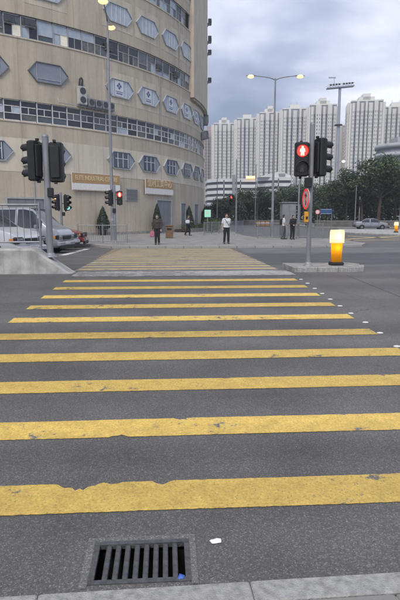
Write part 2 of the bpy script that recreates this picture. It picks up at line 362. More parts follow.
def marking(poly, mat, name, dz=.004, parent=road):
    m = MB(); m.add([(x, y, g(y)+dz) for x, y in poly], [tuple(range(len(poly)))]); return m.build(name, mat, parent)
def ragged(x0, x1, y0, y1, amp, step, r, skew=0, notches=()):
    def edge(y, sgn):
        pts = []; n = max(2, int((x1-x0)/step)); ph = r.random()*9
        for i in range(n+1):
            x = x0+(x1-x0)*i/n; d = r.uniform(-amp, amp)+amp*.9*math.sin(x*2.3+ph)
            for nx_, nw, nd, ns in notches:
                if ns == sgn and abs(x-nx_) < nw: d -= sgn*nd*(1-((x-nx_)/nw)**2)*r.uniform(.6, 1)
            pts.append((x, y+d))
        return pts
    a = edge(y0, -1); b = edge(y1, 1)
    return [(x-(skew if i == 0 else 0), y) for i, (x, y) in enumerate(a)]+[(x, y) for x, y in reversed(b)]
r2 = random.Random(3)
for k in range(10):                                # near half of the crossing
    yc = 2.765+.912*k
    xl = -2.24+.01*k; xr = 2.57+.024*k
    nt_ = {0: [(-.53, .13, .085, 1), (-.04, .06, .05, 1), (-.33, .05, .03, 1)], 1: [(-.35, .07, .04, -1), (.1, .05, .035, 1)], 2: [(.55, .05, .02, 1)]}.get(k, ())
    marking(ragged(xl, xr, yc-.15, yc+.15, .0028, .022, r2, 0, nt_), 'yellow_paint', 'crossing_stripe')
for k in range(16):                                # far half
    yc = 13.45+.912*k
    xl = -2.25+.03*max(0, 6-k)*0; xr = 2.85+.035*k
    marking(ragged(xl-.03*k, xr, yc-.15, yc+.15, .008, .2, r2), 'yellow_paint_worn', 'crossing_stripe')
st = MB(); st.lathe([(.05, 0), (.05, .008), (.035, .016), (0, .018)], 12)
stm = st.mesh('road_stud', 'sign_white')
for px, py in ((397, 346.4), (380, 333), (365.5, 322.4), (351, 313.4), (340, 306), (330.4, 299.3), (322.3, 293.6), (314.8, 288.5), (307.6, 283.4), (301, 279.5)):
    p = gnd(px, py); o = link('road_stud', stm, road, p, 0); o.scale = (.85, .6, .6)
# stop line before the crossing, yellow box lines and lane patches further off
a, b = gnd(62, 255.5), gnd(90, 248)
marking([(a.x-.14, a.y), (a.x+.14, a.y), (a.x+.14, 27.4), (a.x-.14, 27.4)], 'white_paint', 'stop_line')
for q in (((345, 236), (400, 238.6)), ((345, 239.5), (400, 236.2)), ((352, 240.5), (400, 240)), ((318, 239), (352, 240.5)), ((330, 237.5), (345, 236))):
    p0, p1 = gnd(*q[0]), gnd(*q[1]); d = (p1-p0).normalized(); n_ = Vector((-d.y, d.x, 0))*.28
    marking([((p0-n_).x, (p0-n_).y), ((p1-n_).x, (p1-n_).y), ((p1+n_).x, (p1+n_).y), ((p0+n_).x, (p0+n_).y)][::1], 'yellow_paint_worn', 'box_line', .012)
def patch(pix, mat, name, dz):
    pts = [gnd(*p) for p in pix]; return marking([(p.x, p.y) for p in pts], mat, name, dz)
patch([(346, 275), (400, 297), (400, 262), (330, 261), (336, 266)], 'asphalt_new', 'road_patch', .003)
marking([(2.95, 14.9), (60, 15.4), (60, 21.2), (3.3, 21.4)], 'asphalt_new', 'road_patch', .002)
marking([(3.4, 21.9), (14, 22.2), (19, 23.6), (14, 27.6), (3.8, 27.6)], 'asphalt_old', 'road_patch', .002)
marking([(-2.3, 13.0), (-2.3, 27.7), (3.3, 27.7), (2.85, 13.0)], 'crossing_ground', 'crossing_surface', .0015)

# near pavement with kerb stones and slabs
m = MB(); m.prism([(-160, -60), (160, -60), (160, 1.9), (-160, 1.9)], -.2, .058)
npv = struct(m.build('near_pavement', 'concrete'))
ks = MB(); ks.bbox((0, 0, 0), (.907, .125, .30), .006); ksm = ks.mesh('kerb_stone', 'kerb_stone')
for i in range(-16, 17): link('kerb_stone', ksm, npv, (.4+.455+.91*i, 1.977, .069-.15+r2.uniform(-.0015, .0015)), r2.uniform(-.002, .002))
npv.rotation_euler.z = R(1.35)
sb = MB(); sb.bbox((0, 0, 0), (.595, .595, .08), .006); sbm = sb.mesh('paving_slab', 'pavement_slab')
for i in range(-6, 7):
    for j in range(4): link('paving_slab', sbm, npv, (.1+.602*i+(.3 if j % 2 else 0), 1.611-.602*j, .028), 0)

# refuge between the two carriageways
def flush(poly, mat, name, dz): return marking(poly, mat, name, dz)
rf = MB()
for ya, yb in ((11.62, YC), (YC, 12.72)):
    ref = ragged(-2.12, 2.95, ya, yb, .0 if False else .012, .12, r2); rf.add([(x, YC if abs(y-YC) < .05 else y, g(YC if abs(y-YC) < .05 else y)+.006) for x, y in ref], [tuple(range(len(ref)))])
refuge = struct(rf.build('refuge_strip', 'strip_paint'))
# raised island on the right with the signal and the bollard
def rounded(x0, x1, y0, y1, r, side):
    pts = []
    if side > 0:
        pts = [(x0, y0)]
        for i in range(9): a = -math.pi/2+math.pi/2*i/8; pts.append((x1-r+r*math.cos(a), y0+r+r*math.sin(a)))
        for i in range(9): a = math.pi/2*i/8; pts.append((x1-r+r*math.cos(a), y1-r+r*math.sin(a)))
        pts.append((x0, y1))
    return pts
isl = struct(MB().prism(rounded(3.05, 4.85, 12.2, 13.55, .5, 1), .0, .45).build('traffic_island', 'concrete'))
kc = MB(); kc.bbox((0, 0, 0), (.49, .14, .3), .012); kcm = kc.mesh('kerb_stone', 'kerb_stone')
for i in range(3): link('kerb_stone', kcm, isl, (3.36+.5*i, 12.22, .315), 0)
for i in range(4):
    a = R(-68+45*i); link('kerb_stone', kcm, isl, (4.85-.5+.48*math.cos(a), 12.2+.5+.48*math.sin(a)+(0.35 if a > 0 else 0), .315), a+math.pi/2)
# concrete nose of the left island
NX0, NX1, NX2, NY0, NY1 = -14.0, -3.02, -2.2, 12.15, 12.8
m = MB(); gz = .33
prof = []
vs = []
for x, h in ((NX0, .60), (NX1-.06, .60), (NX1, .575), (NX2-.08, .05), (NX2, .012)):
    vs += [(x, NY0, gz-.15), (x, NY0+.03, gz+max(h-.04, .005)), (x, NY0+.07, gz+h), (x, NY1-.07, gz+h), (x, NY1, gz-.15)]
fs = [(j*5+i, (j+1)*5+i, (j+1)*5+i+1, j*5+i+1) for j in range(4) for i in range(4)]+[(4, 3, 2, 1, 0), (20, 21, 22, 23, 24)]
m.add(vs, fs); barrier = m.build('concrete_barrier', 'barrier_concrete')
tag(barrier, 'long pale concrete barrier with sloping nose on the median at the left', 'barrier')

# far pavement in front of the round building, with the corner spit
far = [(-90, 30.6), (-5.2, 30.6), (-4.1, 30.1), (-3.5, 28.9), (-2.9, 28.05), (3.8, 28.0), (9.8, 28.3), (11.0, 28.9), (11.7, 30.2), (11.6, 36.0), (10.9, 37.6), (8.2, 38.6), (6.8, 40.4), (6.5, 45), (7.2, 57), (9.0, 78), (10.5, 100), (11.5, 119), (-90, 119)]
fpv = struct(MB().prism(far, -.15, .12).build('far_pavement', 'pavement_slab'))
fk = MB(); fk.bbox((0, 0, 0), (.98, .15, .3), .012); fkm = fk.mesh('kerb_stone', 'kerb_stone')
for i in range(1, 12):
    a, b = Vector(far[i]), Vector(far[i+1]); n_ = max(1, round((b-a).length))
    if i > 9: break
    for k in range(n_):
        p = a.lerp(b, (k+.5)/n_); o = link('kerb_stone', fkm, fpv, (p.x, p.y, -.02), math.atan2((b-a).y, (b-a).x)); o.scale.x = (b-a).length/n_/1.0
# island ahead to the right, with a bollard, and the far side of the junction
isp = [gnd(333, 232.5), gnd(352, 234), gnd(400, 236), gnd(440, 237), gnd(440, 231), gnd(400, 230.4), gnd(340, 229.8)]
isl2 = struct(MB().prism([(p.x, p.y) for p in isp], -.1, .12).build('traffic_island', 'barrier_concrete'))
struct(MB().prism([(22, 76), (160, 76), (160, 140), (30, 140), (24, 100)], -.1, .13).build('far_side_pavement', 'pavement_slab'))

# ------------------------------------------------------------------ the round industrial building
BC = (-28.456, 69.782); BR = 33.4; ZT = 34.5
bld = thing('round_industrial_building', 'beige curved industrial building with ribbon windows and hexagonal windows', 'building', (BC[0], BC[1], 0))
def arc(m, z0, z1, a0, a1, r0, r1=None, step=1.0, caps=True):
    n = max(1, int(round((a1-a0)/step))); vs = []; fs = []
    r1 = r1 if r1 is not None else r0-.4
    for i in range(n+1):
        a = R(a0+(a1-a0)*i/n); c, s = math.cos(a), math.sin(a)
        vs += [(r0*c, r0*s, z0), (r0*c, r0*s, z1), (r1*c, r1*s, z1), (r1*c, r1*s, z0)]
    for i in range(n):
        o = i*4
        fs += [(o, o+4, o+5, o+1), (o+1, o+5, o+6, o+2), (o+3, o+2, o+6, o+7), (o, o+3, o+7, o+4)]
    if caps and a1-a0 < 359: fs += [(0, 1, 2, 3), (n*4+3, n*4+2, n*4+1, n*4)]
    return m.add(vs, fs)
RB = [(8.76, 10.28), (14.72, 16.28), (20.7, 22.26), (26.7, 28.26)]    # ribbon windows
SP = [5.05, 7.5]
def wall(z0, z1, mat, r=BR): return arc(MB(), z0, z1, -180, 180, r).build('wall', mat, bld)
wall(0, 5.05, 'tile_low', BR); wall(5.05, 7.5, 'paint_cream', BR+.015); wall(7.5, RB[0][0], 'tile_beige')
for i in range(3): wall(RB[i][1], RB[i+1][0], 'tile_beige')
wall(RB[3][1], ZT, 'tile_beige')
arc(MB(), .0, .35, -180, 180, BR+.05).build('plinth', 'concrete', bld)
for zb, zt in RB:                                  # ledges above and below each ribbon
    arc(MB(), zb-.10, zb-.005, -180, 180, BR+.05).build('window_ledge', 'tile_pale', bld)
arc(MB(), ZT-.3, ZT-.29, -180, 180, BR-.5, .0).build('roof', 'concrete', bld)
# the plain pier that stands proud of the upper floors on the right
arc(MB(), 14.15, ZT+.5, -21.2, 12, BR+.42, BR-.2).build('pier', 'tile_pale', bld)
arc(MB(), 13.95, 14.15, -20.6, 11.5, BR+.28, BR-.2).build('pier_base', 'tile_beige', bld)
def onwall(ang, z, r=BR): return (r*math.cos(R(ang)), r*math.sin(R(ang)), z), R(ang)+math.pi/2   # local x runs along the wall, local -y outward
# ribbon windows, bay by bay
DA = 2.13; bw = BR*R(DA)-.004; bh = RB[0][1]-RB[0][0]
def bay_meshes(kind):
    f = MB(); t = .068; W, H = bw, bh
    dark = []
    f.box((-W/2+t/2+.004, 0, H/2), (t, .09, H)); f.box((0, .002, H-t/2), (W-2*t, .075, t)); f.box((0, .002, t/2), (W-2*t, .075, t))
    if kind == 'grid':
        z1, z2 = H*.36, H*.69
        f.box((0, .004, z1), (W-2*t, .06, t*.8)); f.box((0, .004, z2), (W-2*t, .06, t*.8)); f.box((0, .006, (z1+z2)/2), (t*.8, .055, z2-z1-t*.8))
        panes = [(-W/2+t, W/2, t, z1), (-W/2+t, 0, z1, z2), (0, W/2, z1, z2), (-W/2+t, W/2, z2, H-t)]
    elif kind == 'split':
        z1 = H*.55
        f.box((0, .004, z1), (W-2*t, .06, t*.7)); f.box((.0, .006, z1/2+t/4), (t*.7, .055, z1-t))
        panes = [(-W/2+t, 0, t, z1), (0, W/2, t, z1), (-W/2+t, W/2, z1, H-t)]
    else:
        z1 = H*.3
        f.box((0, .004, z1), (W-2*t, .06, t*.7))
        panes = [(-W/2+t, W/2, t, z1), (-W/2+t, W/2, z1, H-t)]
    return f, panes
PANE_M = {}
def pane_mesh(p, mat, open_=False):
    k = (p, mat, open_)
    if k not in PANE_M:
        q = MB(); x0, x1, z0, z1 = p
        q.box(((x0+x1)/2, .02, (z0+z1)/2), (x1-x0-.01, .012, z1-z0-.01)); PANE_M[k] = q.mesh('pane', mat)
    return PANE_M[k]
kinds = {}
for kd, fm in (('grid', 'white_frame'), ('split', 'grey_frame'), ('plain', 'grey_frame')):
    f, p = bay_meshes(kd); kinds[kd] = (f.mesh('window', fm), p)
r3 = random.Random(11)
for row, (zb, zt) in enumerate(RB[:3]):
    a = -74.0+.55*row
    while a < 4:
        if row > 0 and a > -21.8: break
        kd = 'grid' if row == 0 else r3.choice(['split', 'split', 'plain', 'split'])
        me, panes = kinds[kd]
        loc, rz = onwall(a, zb, BR-.14); wdw = link('window', me, bld, loc, rz)
        for p in panes:
            pr = ['glass_blue', 'glass_grey', 'glass_dark', 'glass_dark', 'glass_pale'] if row == 0 else ['glass_dark', 'glass_dark', 'glass_grey', 'glass_blue', 'glass_pale']
            mt = r3.choice(pr)
            if row == 0 and p[2] > bh*.6: mt = r3.choice(['glass_dark', 'glass_blue', 'glass_dark'])
            if row == 1 and r3.random() < .04 and p[1]-p[0] < bw*.6: mt = 'glass_lit'
            link('pane', pane_mesh(p, mt), wdw)
        a += DA
    # the band behind the far side
    arc(MB(), zb, zt, 4 if row == 0 else -21, 286-.55, BR-.12, BR-.5, 2).build('window_band', 'glass_dark', bld)
arc(MB(), RB[3][0], RB[3][1], -180, 180, BR-.12, BR-.5, 2).build('window_band', 'glass_dark', bld)
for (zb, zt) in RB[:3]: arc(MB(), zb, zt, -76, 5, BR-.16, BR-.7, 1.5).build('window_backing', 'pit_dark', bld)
# lit ceiling tubes behind the middle ribbon
# hexagonal windows
HW, HT, HH = 1.63, .97, .74
def hexpoly(s=0.0, w=HW, t=HT, h=HH): return [(-w+s*1.2, 0), (-t+s*.45, -h+s), (t-s*.45, -h+s), (w-s*1.2, 0), (t-s*.45, h-s), (-t+s*.45, h-s)]
def hexring(o, i_, y0, y1):
    m = MB(); n = 6
    vs = [(x, y0, z) for x, z in o]+[(x, y0, z) for x, z in i_]+[(x, y1, z) for x, z in o]+[(x, y1, z) for x, z in i_]
    fs = []
    for k in range(n):
        j = (k+1) % n
        fs += [(k, j, n+j, n+k), (k, 2*n+k, 2*n+j, j), (n+k, n+j, 3*n+j, 3*n+k)]
    return m.add(vs, fs)
hex_frame = hexring(hexpoly(), hexpoly(.055), -.11, .12).mesh('window', 'dark_frame')
hex_frame_g = hexring(hexpoly(), hexpoly(.055), -.11, .12).mesh('window', 'pale_frame')
hex_pane = {k: MB().plate(hexpoly(.05), -.03, .05).mesh('pane', k) for k in ('glass_panel', 'glass_pale', 'glass_blue', 'glass_grey', 'glass_dark')}
inner_pane = MB().box((0, -.036, 0), (1.78, .01, 1.3)).mesh('inner_pane', 'hex_blue')
def bars(n, mat):
    m = MB()
    for i in range(n):
        x = -HT+2*HT*(i+.5)/n if n > 2 else (-.95, .95)[i]
        h = HH-.09 if abs(x) < HT else HH*.95*(1-(abs(x)-HT)/(HW-HT))-.09
        m.box((x, -.05, 0), (.05, .035, 2*h))
    if n == 2: m.box((0, -.052, -HH*.62), (1.86, .035, .05))
    return m.mesh('glazing_bar', mat)
def small_grid(mat):
    m = MB()
    for x in (-.45, .15, .75): m.box((x, -.05, 0), (.06, .035, 1.2))
    m.box((0, -.052, .15), (1.5, .035, .05)); return m.mesh('glazing_bar', mat)
gb3, gb2, gbs = bars(4, 'white_frame'), bars(2, 'grey_frame'), small_grid('white_frame')
# poster with a blue emblem
def poster(par):
    po = MB().box((-.1, -.062, 0), (.95, .012, 1.26)).build('poster', 'poster_white', par)
    e = MB()
    for a in range(4):
        c, s = math.cos(a*math.pi/2), math.sin(a*math.pi/2)
        q = [(.03, 0), (.17, -.14), (.31, 0), (.17, .14)]
        q = [(x*c-z*s, x*s+z*c) for x, z in q]
        e.plate([(-.1+x*.95, .2+z*.95) for x, z in q], -.074, -.068)
    e.build('emblem', 'poster_blue', po)
    b = MB(); b.box((-.1, -.071, -.26), (.8, .006, .05)); 
    for i in range(4): b.box((-.37+.18*i, -.071, -.42), (.13, .006, .12))
    b.build('print', 'poster_blue', po)
HA = [-69.5, -62, -54.1, -42.55, -36.15, -29.6, -23.1]
for row, zc in enumerate((6.52, 12.48, 18.42, 24.4)):
    for i, a in enumerate(HA+([-17.3, -11.5] if row < 2 else [])):
        loc, rz = onwall(a, zc, BR+(.015 if row == 0 else 0))
        white = row == 0 and a > -45
        wd = link('window', hex_frame if (row == 1 and a < -45) else hex_frame_g, bld, loc, rz)
        if row == 0: pk = 'glass_panel'
        elif row == 1: pk = 'glass_pale' if a > -45 else 'glass_panel'
        else: pk = 'glass_pale'
        link('pane', hex_pane[pk], wd)
        link('glazing_bar', gbs if row == 0 else (gb2 if row == 1 and a < -45 else gb3), wd)
        if row == 0: link('inner_pane', inner_pane, wd)
        if row == 1 and -45 < a < -16: poster(wd)
        if row >= 2 or (row == 1 and a > -45):     # paler square of tiles round the window
            sq = MB(); arc(sq, zc-1.25, zc+1.25, a-2.95, a+2.95, BR+.012, BR-.05, .5).build('tile_panel', 'tile_pale', bld)
# doors, shutter and vent of the ground floor
def door(ang, w, h, z0=.12, mat='grey_door', leaves=2):
    loc, rz = onwall(ang, z0, BR+.02)
    d = MB(); d.box((-w/2-.06, -.02, h/2), (.12, .16, h)); d.box((w/2+.06, -.02, h/2), (.12, .16, h)); d.box((0, -.02, h+.07), (w+.24, .16, .14))
    fr = d.build('door', 'grey_frame', bld, loc, rz)
    lw = w/leaves
    for i in range(leaves):
        MB().bbox((-w/2+lw*(i+.5), .0, h/2), (lw-.015, .06, h-.02), .01).build('door_leaf', mat, fr)
        MB().tube((-w/2+lw*(i+.5)+(.35*lw if i == 0 else -.35*lw), -.06, 1.0), (-w/2+lw*(i+.5)+(.35*lw if i == 0 else -.35*lw), -.06, 1.25), .02, n=6).build('door_handle', 'steel', fr)
door(-32.3, 2.5, 3.1); door(-25.2, 1.1, 2.9, leaves=1); door(-17.8, 1.5, 2.9); door(-58, 2.8, 2.9)
loc, rz = onwall(-40.6, 3.1, BR+.03)
vt = MB().box((0, 0, .55), (1.5, .1, 1.1)).build('vent', 'grey_frame', bld, loc, rz)
sl_ = MB(); sl_.box((0, 0, 0), (1.36, .05, .06), tilt=Matrix.Rotation(R(35), 3, 'X')); slm = sl_.mesh('slat', 'steel')
for i in range(8): link('slat', slm, vt, (0, -.07, .12+.12*i))
jm = {}
for z0_, z1_ in ((RB[0][1], RB[1][0]-.1), (RB[1][1], RB[2][0]-.1), (.35, 5.05), (5.05, 7.5), (7.5, RB[0][0]-.1)):
    for a_ in (-72.5, -65.7, -58.1, -50.2, -46.0, -39.35, -32.9, -26.35, -20.2):
        if z0_ > 15 and a_ > -21: continue
        k_ = (z0_, z1_)
        if k_ not in jm: jm[k_] = MB().box((0, 0, (z0_+z1_)/2), (.028, .02, z1_-z0_-.01)).mesh('panel_joint', 'tile_low')
        loc, rz = onwall(a_, 0, BR+.008+(.016 if z0_ == 5.05 else 0)); link('panel_joint', jm[k_], bld, loc, rz)
# conduits and downpipes on the wall
for a_, z0_, z1_ in ((-56.8, .35, 5.0), (-45.2, 10.5, 14.6), (-26.5, 16.4, 20.6), (-33.2, 10.4, 14.6)):
    loc, rz = onwall(a_, 0, BR+.06); MB().tube((0, 0, z0_), (0, 0, z1_), .04, n=6).build('downpipe', 'grey_frame', bld, loc, rz)

# text on boards
def text_mesh(body, size, mat, name, extrude=.008):
    cu = bpy.data.curves.new(name, 'FONT'); cu.body = body; cu.size = size; cu.extrude = extrude; cu.align_x = 'CENTER'; cu.align_y = 'CENTER'; cu.resolution_u = 3
    o = bpy.data.objects.new(name, cu); col.objects.link(o); bpy.context.view_layer.update()
    me = bpy.data.meshes.new_from_object(o.evaluated_get(bpy.context.evaluated_depsgraph_get())); bpy.data.objects.remove(o)
    me.materials.clear(); me.materials.append(MATS[mat]); return me
def wall_sign(ang, w, z0, h, body, size, label):
    loc, rz = onwall(ang, z0, BR+.16); root = thing('wall_sign', label, 'sign', (BC[0]+loc[0], BC[1]+loc[1], z0), rz)
    bd = MB().bbox((0, 0, h/2), (w, .06, h), .01).build('board', 'sign_white', root)
    MB().box((0, -.036, h*.70), (w-.06, .012, h*.56)).build('panel', 'sign_gold', root)
    me = text_mesh(body, size, 'gold_letter', 'lettering')
    xs_ = [v.co.x for v in me.vertices]; o = link('lettering', me, root, (0, -.05, h*.70)); o.rotation_euler = (math.pi/2, 0, 0)
    wd = max(xs_)-min(xs_); o.scale = ((w*.86)/wd, 1, 1)
    MB().box((0, -.034, .05), (w-.1, .008, .03)).build('trim', 'sign_gold', root)
    for x in (-w*.4, w*.4): MB().box((x, .09, h*.8), (.08, .14, .08)).build('bracket', 'steel', root)
wall_sign(-47.45, 4.85, 3.80, 1.42, 'ELITE INDUSTRIAL CENTRE', .52, 'wide gold and white English name board on the wall behind the tall lamp post')
wall_sign(-33.8, 4.70, 3.74, 1.42, '億利工業中心', .74, 'gold and white Chinese name board on the wall above the grey double door')

# air conditioners hung on the wall
def ac_unit(name, ang, z, w, h, d, label, r=BR, group=None, fans=1, mat='ac_white'):
    loc, rz = onwall(ang, z, r+d/2+.06); root = thing(name, label, 'air conditioner', (BC[0]+loc[0], BC[1]+loc[1], z), rz, group)
    MB().bbox((0, 0, h/2), (w, d, h), .02).build('casing', mat, root)
    for i in range(fans):
        q = MB(); c = (0, -d/2-.012, h*(i+.5)/fans); rr = min(w, h/fans)*.4
        q.disc((c[0], c[1], c[2]), rr, (0, 1, 0), 14, .012)
        q.build('fan_grille', 'ac_dark', root)
    q = MB(); q.box((0, d*.1, -.03), (w, d, .05)); q.box((-w*.35, d/2+.03, -.03), (.05, .1, .3)); q.box((w*.35, d/2+.03, -.03), (.05, .1, .3)); q.build('bracket', 'steel', root)
    return root
ac_unit('air_conditioner', -49.55, 10.55, .75, 1.35, .4, 'tall twin fan outdoor unit on the curved wall left of the row of four', fans=2)
for i, a_ in enumerate((-48.2, -47.0, -45.85, -44.75)):
    ac_unit('air_conditioner', a_, 10.5, .6, .62, .4, ('first', 'second', 'third', 'fourth')[i]+' from left of four small outdoor units in a row on the curved wall', group='four outdoor units in a row', mat='grey_box')
loc, rz = onwall(-49.5, 10.42, BR+.3); rk = thing('pipe_rack', 'thin steel rack with bent pipe carrying the outdoor units on the curved wall', 'rack', (BC[0]+loc[0], BC[1]+loc[1], 10.42), rz)
MB().path([V((-2.1, .2, .35)), V((-2.1, 0, .0)), V((0, -.02, -.02)), V((2.6, .12, -.03))], [.03]*4, 6).build('rail', 'grey_frame', rk)
MB().path([V((-.12, .25, 1.45)), V((-.12, .12, 2.05)), V((.0, .12, 2.2)), V((.14, .12, 2.05)), V((.14, .25, 1.5))], [.07]*5, 8).build('bent_pipe', 'ac_dark', rk)
ac_unit('air_conditioner', -57.35, 5.5, .9, .72, .36, 'white outdoor unit on the pale band behind the left signal heads', mat='ac_white')
for i, (a_, z_, w_, h_) in enumerate(((-4.6, 24.6, .5, .6), (-4.4, 22.6, .55, .7), (-4.8, 21.2, .5, .45), (-4.5, 18.0, .5, .5))):
    ac_unit('air_conditioner', a_, z_, w_, h_, .42, ('topmost', 'second', 'third', 'lowest')[i]+' dark window unit from the top on the right edge of the pier', BR+.42, 'dark units on the pier edge', mat='ac_dark')
for i, (a_, z_, w_, h_) in enumerate(((-8.5, 12.6, .9, .8), (-5.5, 13.1, .8, .9), (-6.5, 11.2, 1.0, .8), (-11.8, 10.7, .9, .7))):
    ac_unit('air_conditioner', a_, z_, w_, h_, .5, 'grey outdoor unit below the foot of the pier, '+('upper left', 'upper right', 'lower right', 'lowest left')[i]+' of four', BR, 'grey units below the pier foot', mat='grey_box')
for i, (a_, z_) in enumerate(((-58.9, 15.55), (-56.3, 15.6), (-44.4, 15.4), (-33.2, 15.2), (-27.5, 15.3))):
    ac_unit('air_conditioner', a_, z_, .72, .48, .45, ('dark window unit in the middle ribbon, leftmost', 'dark window unit in the middle ribbon, second from left', 'dark window unit in the middle ribbon right of the lamp post', 'dark window unit in the middle ribbon above the second poster', 'dark window unit in the middle ribbon, rightmost')[i], BR-.35, mat='ac_dark')

# ------------------------------------------------------------------ signals
def sig_head(root, loc, rz, n=3, lit=None, mats=None, ped=False):
    W, D, S = .31, .2, .285; H = n*S+.04
    if ped: W, S = .33, .38; H = 2*S+.04; n = 2
    h = MB(); h.bbox((0, 0, 0), (W, D, H), .03); h.bbox((0, D/2+.025, 0), (W*.7, .05, H*.8), .015); h.box((0, D/2+.0, H/2+.02), (.06, .06, .05)); h.box((0, D/2, -H/2-.02), (.06, .06, .05))
    ho = h.build('signal_head', 'black_plastic', root, loc, rz)
    for i in range(n):
        z = H/2-.02-S*(i+.5); on = lit == i
        lens = MB(); rr = .1 if not ped else .135
        if ped: lens.disc((0, -D/2-.001, z), rr, (0, -1, 0), 24, .012)
        else: lens.disc((0, -D/2-.001, z), rr, (0, -1, 0), 18, .012)
        lens.build('lens', mats if on else 'black_lens', ho)
        if ped:
            q = MB(); y0, y1 = -D/2-.018, -D/2-.0135
            sc = .95
            def pl(pts): q.plate([(x*sc, z+zz*sc) for x, zz in pts], y0, y1)
            pl([(.026*math.cos(t), .088+.026*math.sin(t)) for t in [2*math.pi*k/10 for k in range(10)]])
            pl([(-.034, -.005), (.034, -.005), (.05, .05), (.03, .06), (-.03, .06), (-.05, .05)])
            pl([(-.034, -.008), (-.04, -.11), (-.012, -.11), (-.002, -.008)]); pl([(.034, -.008), (.002, -.008), (.012, -.11), (.04, -.11)][::-1])
            pl([(-.052, .05), (-.066, -.02), (-.052, -.02), (-.038, .04)]); pl([(.052, .05), (.038, .04), (.052, -.02), (.066, -.02)])
            q.build('figure', 'red_figure' if on else 'ac_dark', ho)
        vz = MB(); nn = 14; vs = []; L0 = .2 if not ped else .11; rv = rr+.012
        for j in range(nn+1):
            t = R(-30)+R(240)*j/nn
            x, zz = rv*math.cos(t), rv*math.sin(t)
            ln = L0*(1.0 if 0 <= t <= math.pi else .75)
            vs += [(x, -D/2, z+zz), (x, -D/2-ln, z+zz-.015), (x*1.06, -D/2, z+zz*1.06), (x*1.06, -D/2-ln, z+zz*1.06-.015)]
        vz.add(vs, [(4*j, 4*j+1, 4*j+5, 4*j+4) for j in range(nn)]+[(4*j+2, 4*j+6, 4*j+7, 4*j+3) for j in range(nn)]+[(4*j+1, 4*j+3, 4*j+7, 4*j+5) for j in range(nn)], True)
        vz.build('visor', 'black_plastic', ho)
    return ho
def signal(name, label, loc, height, r=.06):
    root = thing(name, label, 'traffic signal', loc)
    MB().tube((0, 0, 0), (0, 0, height), r, r, 16).tube((0, 0, height), (0, 0, height+.05), r*1.08, r*.9, 16).build('pole', 'steel_pole', root)
    MB().lathe([(r*2.1, 0), (r*2.1, .02), (r*1.4, .03), (r*1.25, .09), (r, .1)], 16).build('pole_base', 'steel', root)
    return root
def brackets(root, z0s, dx, dy=0):
    for z in z0s: MB().box((dx/2, dy/2, z), (abs(dx)+.02 if dx else .05, abs(dy)+.02 if dy else .05, .045)).build('bracket', 'black_plastic', root)
# right island
Yp = 12.75; p = at(308, 267, Yp); pz = .445
sr = signal('traffic_signal', 'signal pole with red standing figure and round no-turn sign on the right island', (p.x, Yp, pz), at(311.5, 125, Yp).z-pz)
def loc_of(root, px, py, Y): q = at(px, py, Y); return (q.x-root.location.x, Y-root.location.y, q.z-root.location.z)
sig_head(sr, loc_of(sr, 301.5, 159.5, Yp-.05), R(-4), lit=0, mats='red_lens', ped=True)
sig_head(sr, loc_of(sr, 320.3, 157.5, Yp+.02), R(112), lit=None, mats=None)
zh = loc_of(sr, 310, 160, Yp)[2]
brackets(sr, (zh+.35, zh-.35), -.2); brackets(sr, (zh+.36, zh-.36), .22)
q = loc_of(sr, 308.3, 182.5, Yp-.1); MB().bbox(q, (.17, .12, .23), .015).build('control_box', 'black_plastic', sr)
q = Vector(loc_of(sr, 306.6, 199, Yp-.09)); 
sg = bpy.data.objects.new('round_sign', None)
sd = MB(); sd.tube((0, 0, 0), (0, -.02, 0), .25, .25, 28, True, False)
sgo = sd.build('round_sign', 'sign_plate', sr, q, R(-86))
rg = MB(); n = 28; vs = []
for i in range(n):
    a = 2*math.pi*i/n; vs += [(.248*math.cos(a), -.0235, .248*math.sin(a)), (.195*math.cos(a), -.0235, .195*math.sin(a))]
rg.add(vs, [(2*i, 2*((i+1) % n), 2*((i+1) % n)+1, 2*i+1) for i in range(n)])
rg.plate([(-.16, .13), (-.13, .16), (.16, -.13), (.13, -.16)], -.027, -.0245); rg.build('red_ring', 'sign_red', sgo)
MB().plate([(-.03, -.15), (.02, -.15), (.02, .06), (.08, .06), (0, .15), (-.09, .06), (-.03, .06)], -.024, -.0215).build('arrow', 'black_plastic', sgo)
q = loc_of(sr, 306.3, 217, Yp-.1); MB().bbox(q, (.1, .1, .26), .015).build('push_button_box', 'push_yellow', sr); MB().bbox((q[0], q[1]-.055, q[2]-.02), (.05, .02, .07), .006).build('push_button', 'black_plastic', sr)
# left median pole
Yp = 12.47; p = at(50, 245, Yp)
sl1 = signal('traffic_signal', 'signal pole on the concrete nose showing two black heads from behind', (p.x, Yp, .72), at(43.3, 137, Yp).z-.72, .075)
sig_head(sl1, loc_of(sl1, 34.5, 161, Yp), R(-118)); sig_head(sl1, loc_of(sl1, 56.5, 162.5, Yp+.06), R(172))
zh = loc_of(sl1, 45, 161, Yp)[2]; brackets(sl1, (zh+.38, zh-.42), -.24); brackets(sl1, (zh+.36, zh-.36), .25)
q = loc_of(sl1, 50.6, 192.5, Yp-.05); MB().bbox(q, (.13, .12, .21), .012).build('control_box', 'black_plastic', sl1)
# pair of heads on the far left kerb
Yp = 31.1; s3 = signal('traffic_signal', 'distant signal pole with amber and green lamps above the parked vehicles', (gx(62, Yp), Yp, .12), at(61, 193, Yp).z-.12, .07)
sig_head(s3, loc_of(s3, 57, 202.5, Yp), R(-50), lit=0, mats='amber_lens'); sig_head(s3, loc_of(s3, 66.6, 202.8, Yp), R(52), lit=2, mats='green_lens')
brackets(s3, (loc_of(s3, 61, 200, Yp)[2],), -.25); brackets(s3, (loc_of(s3, 61, 200, Yp)[2]-.2,), .3)
q = loc_of(s3, 63.6, 214, Yp-.1); MB().bbox(q, (.16, .12, .22), .012).build('control_box', 'black_plastic', s3)
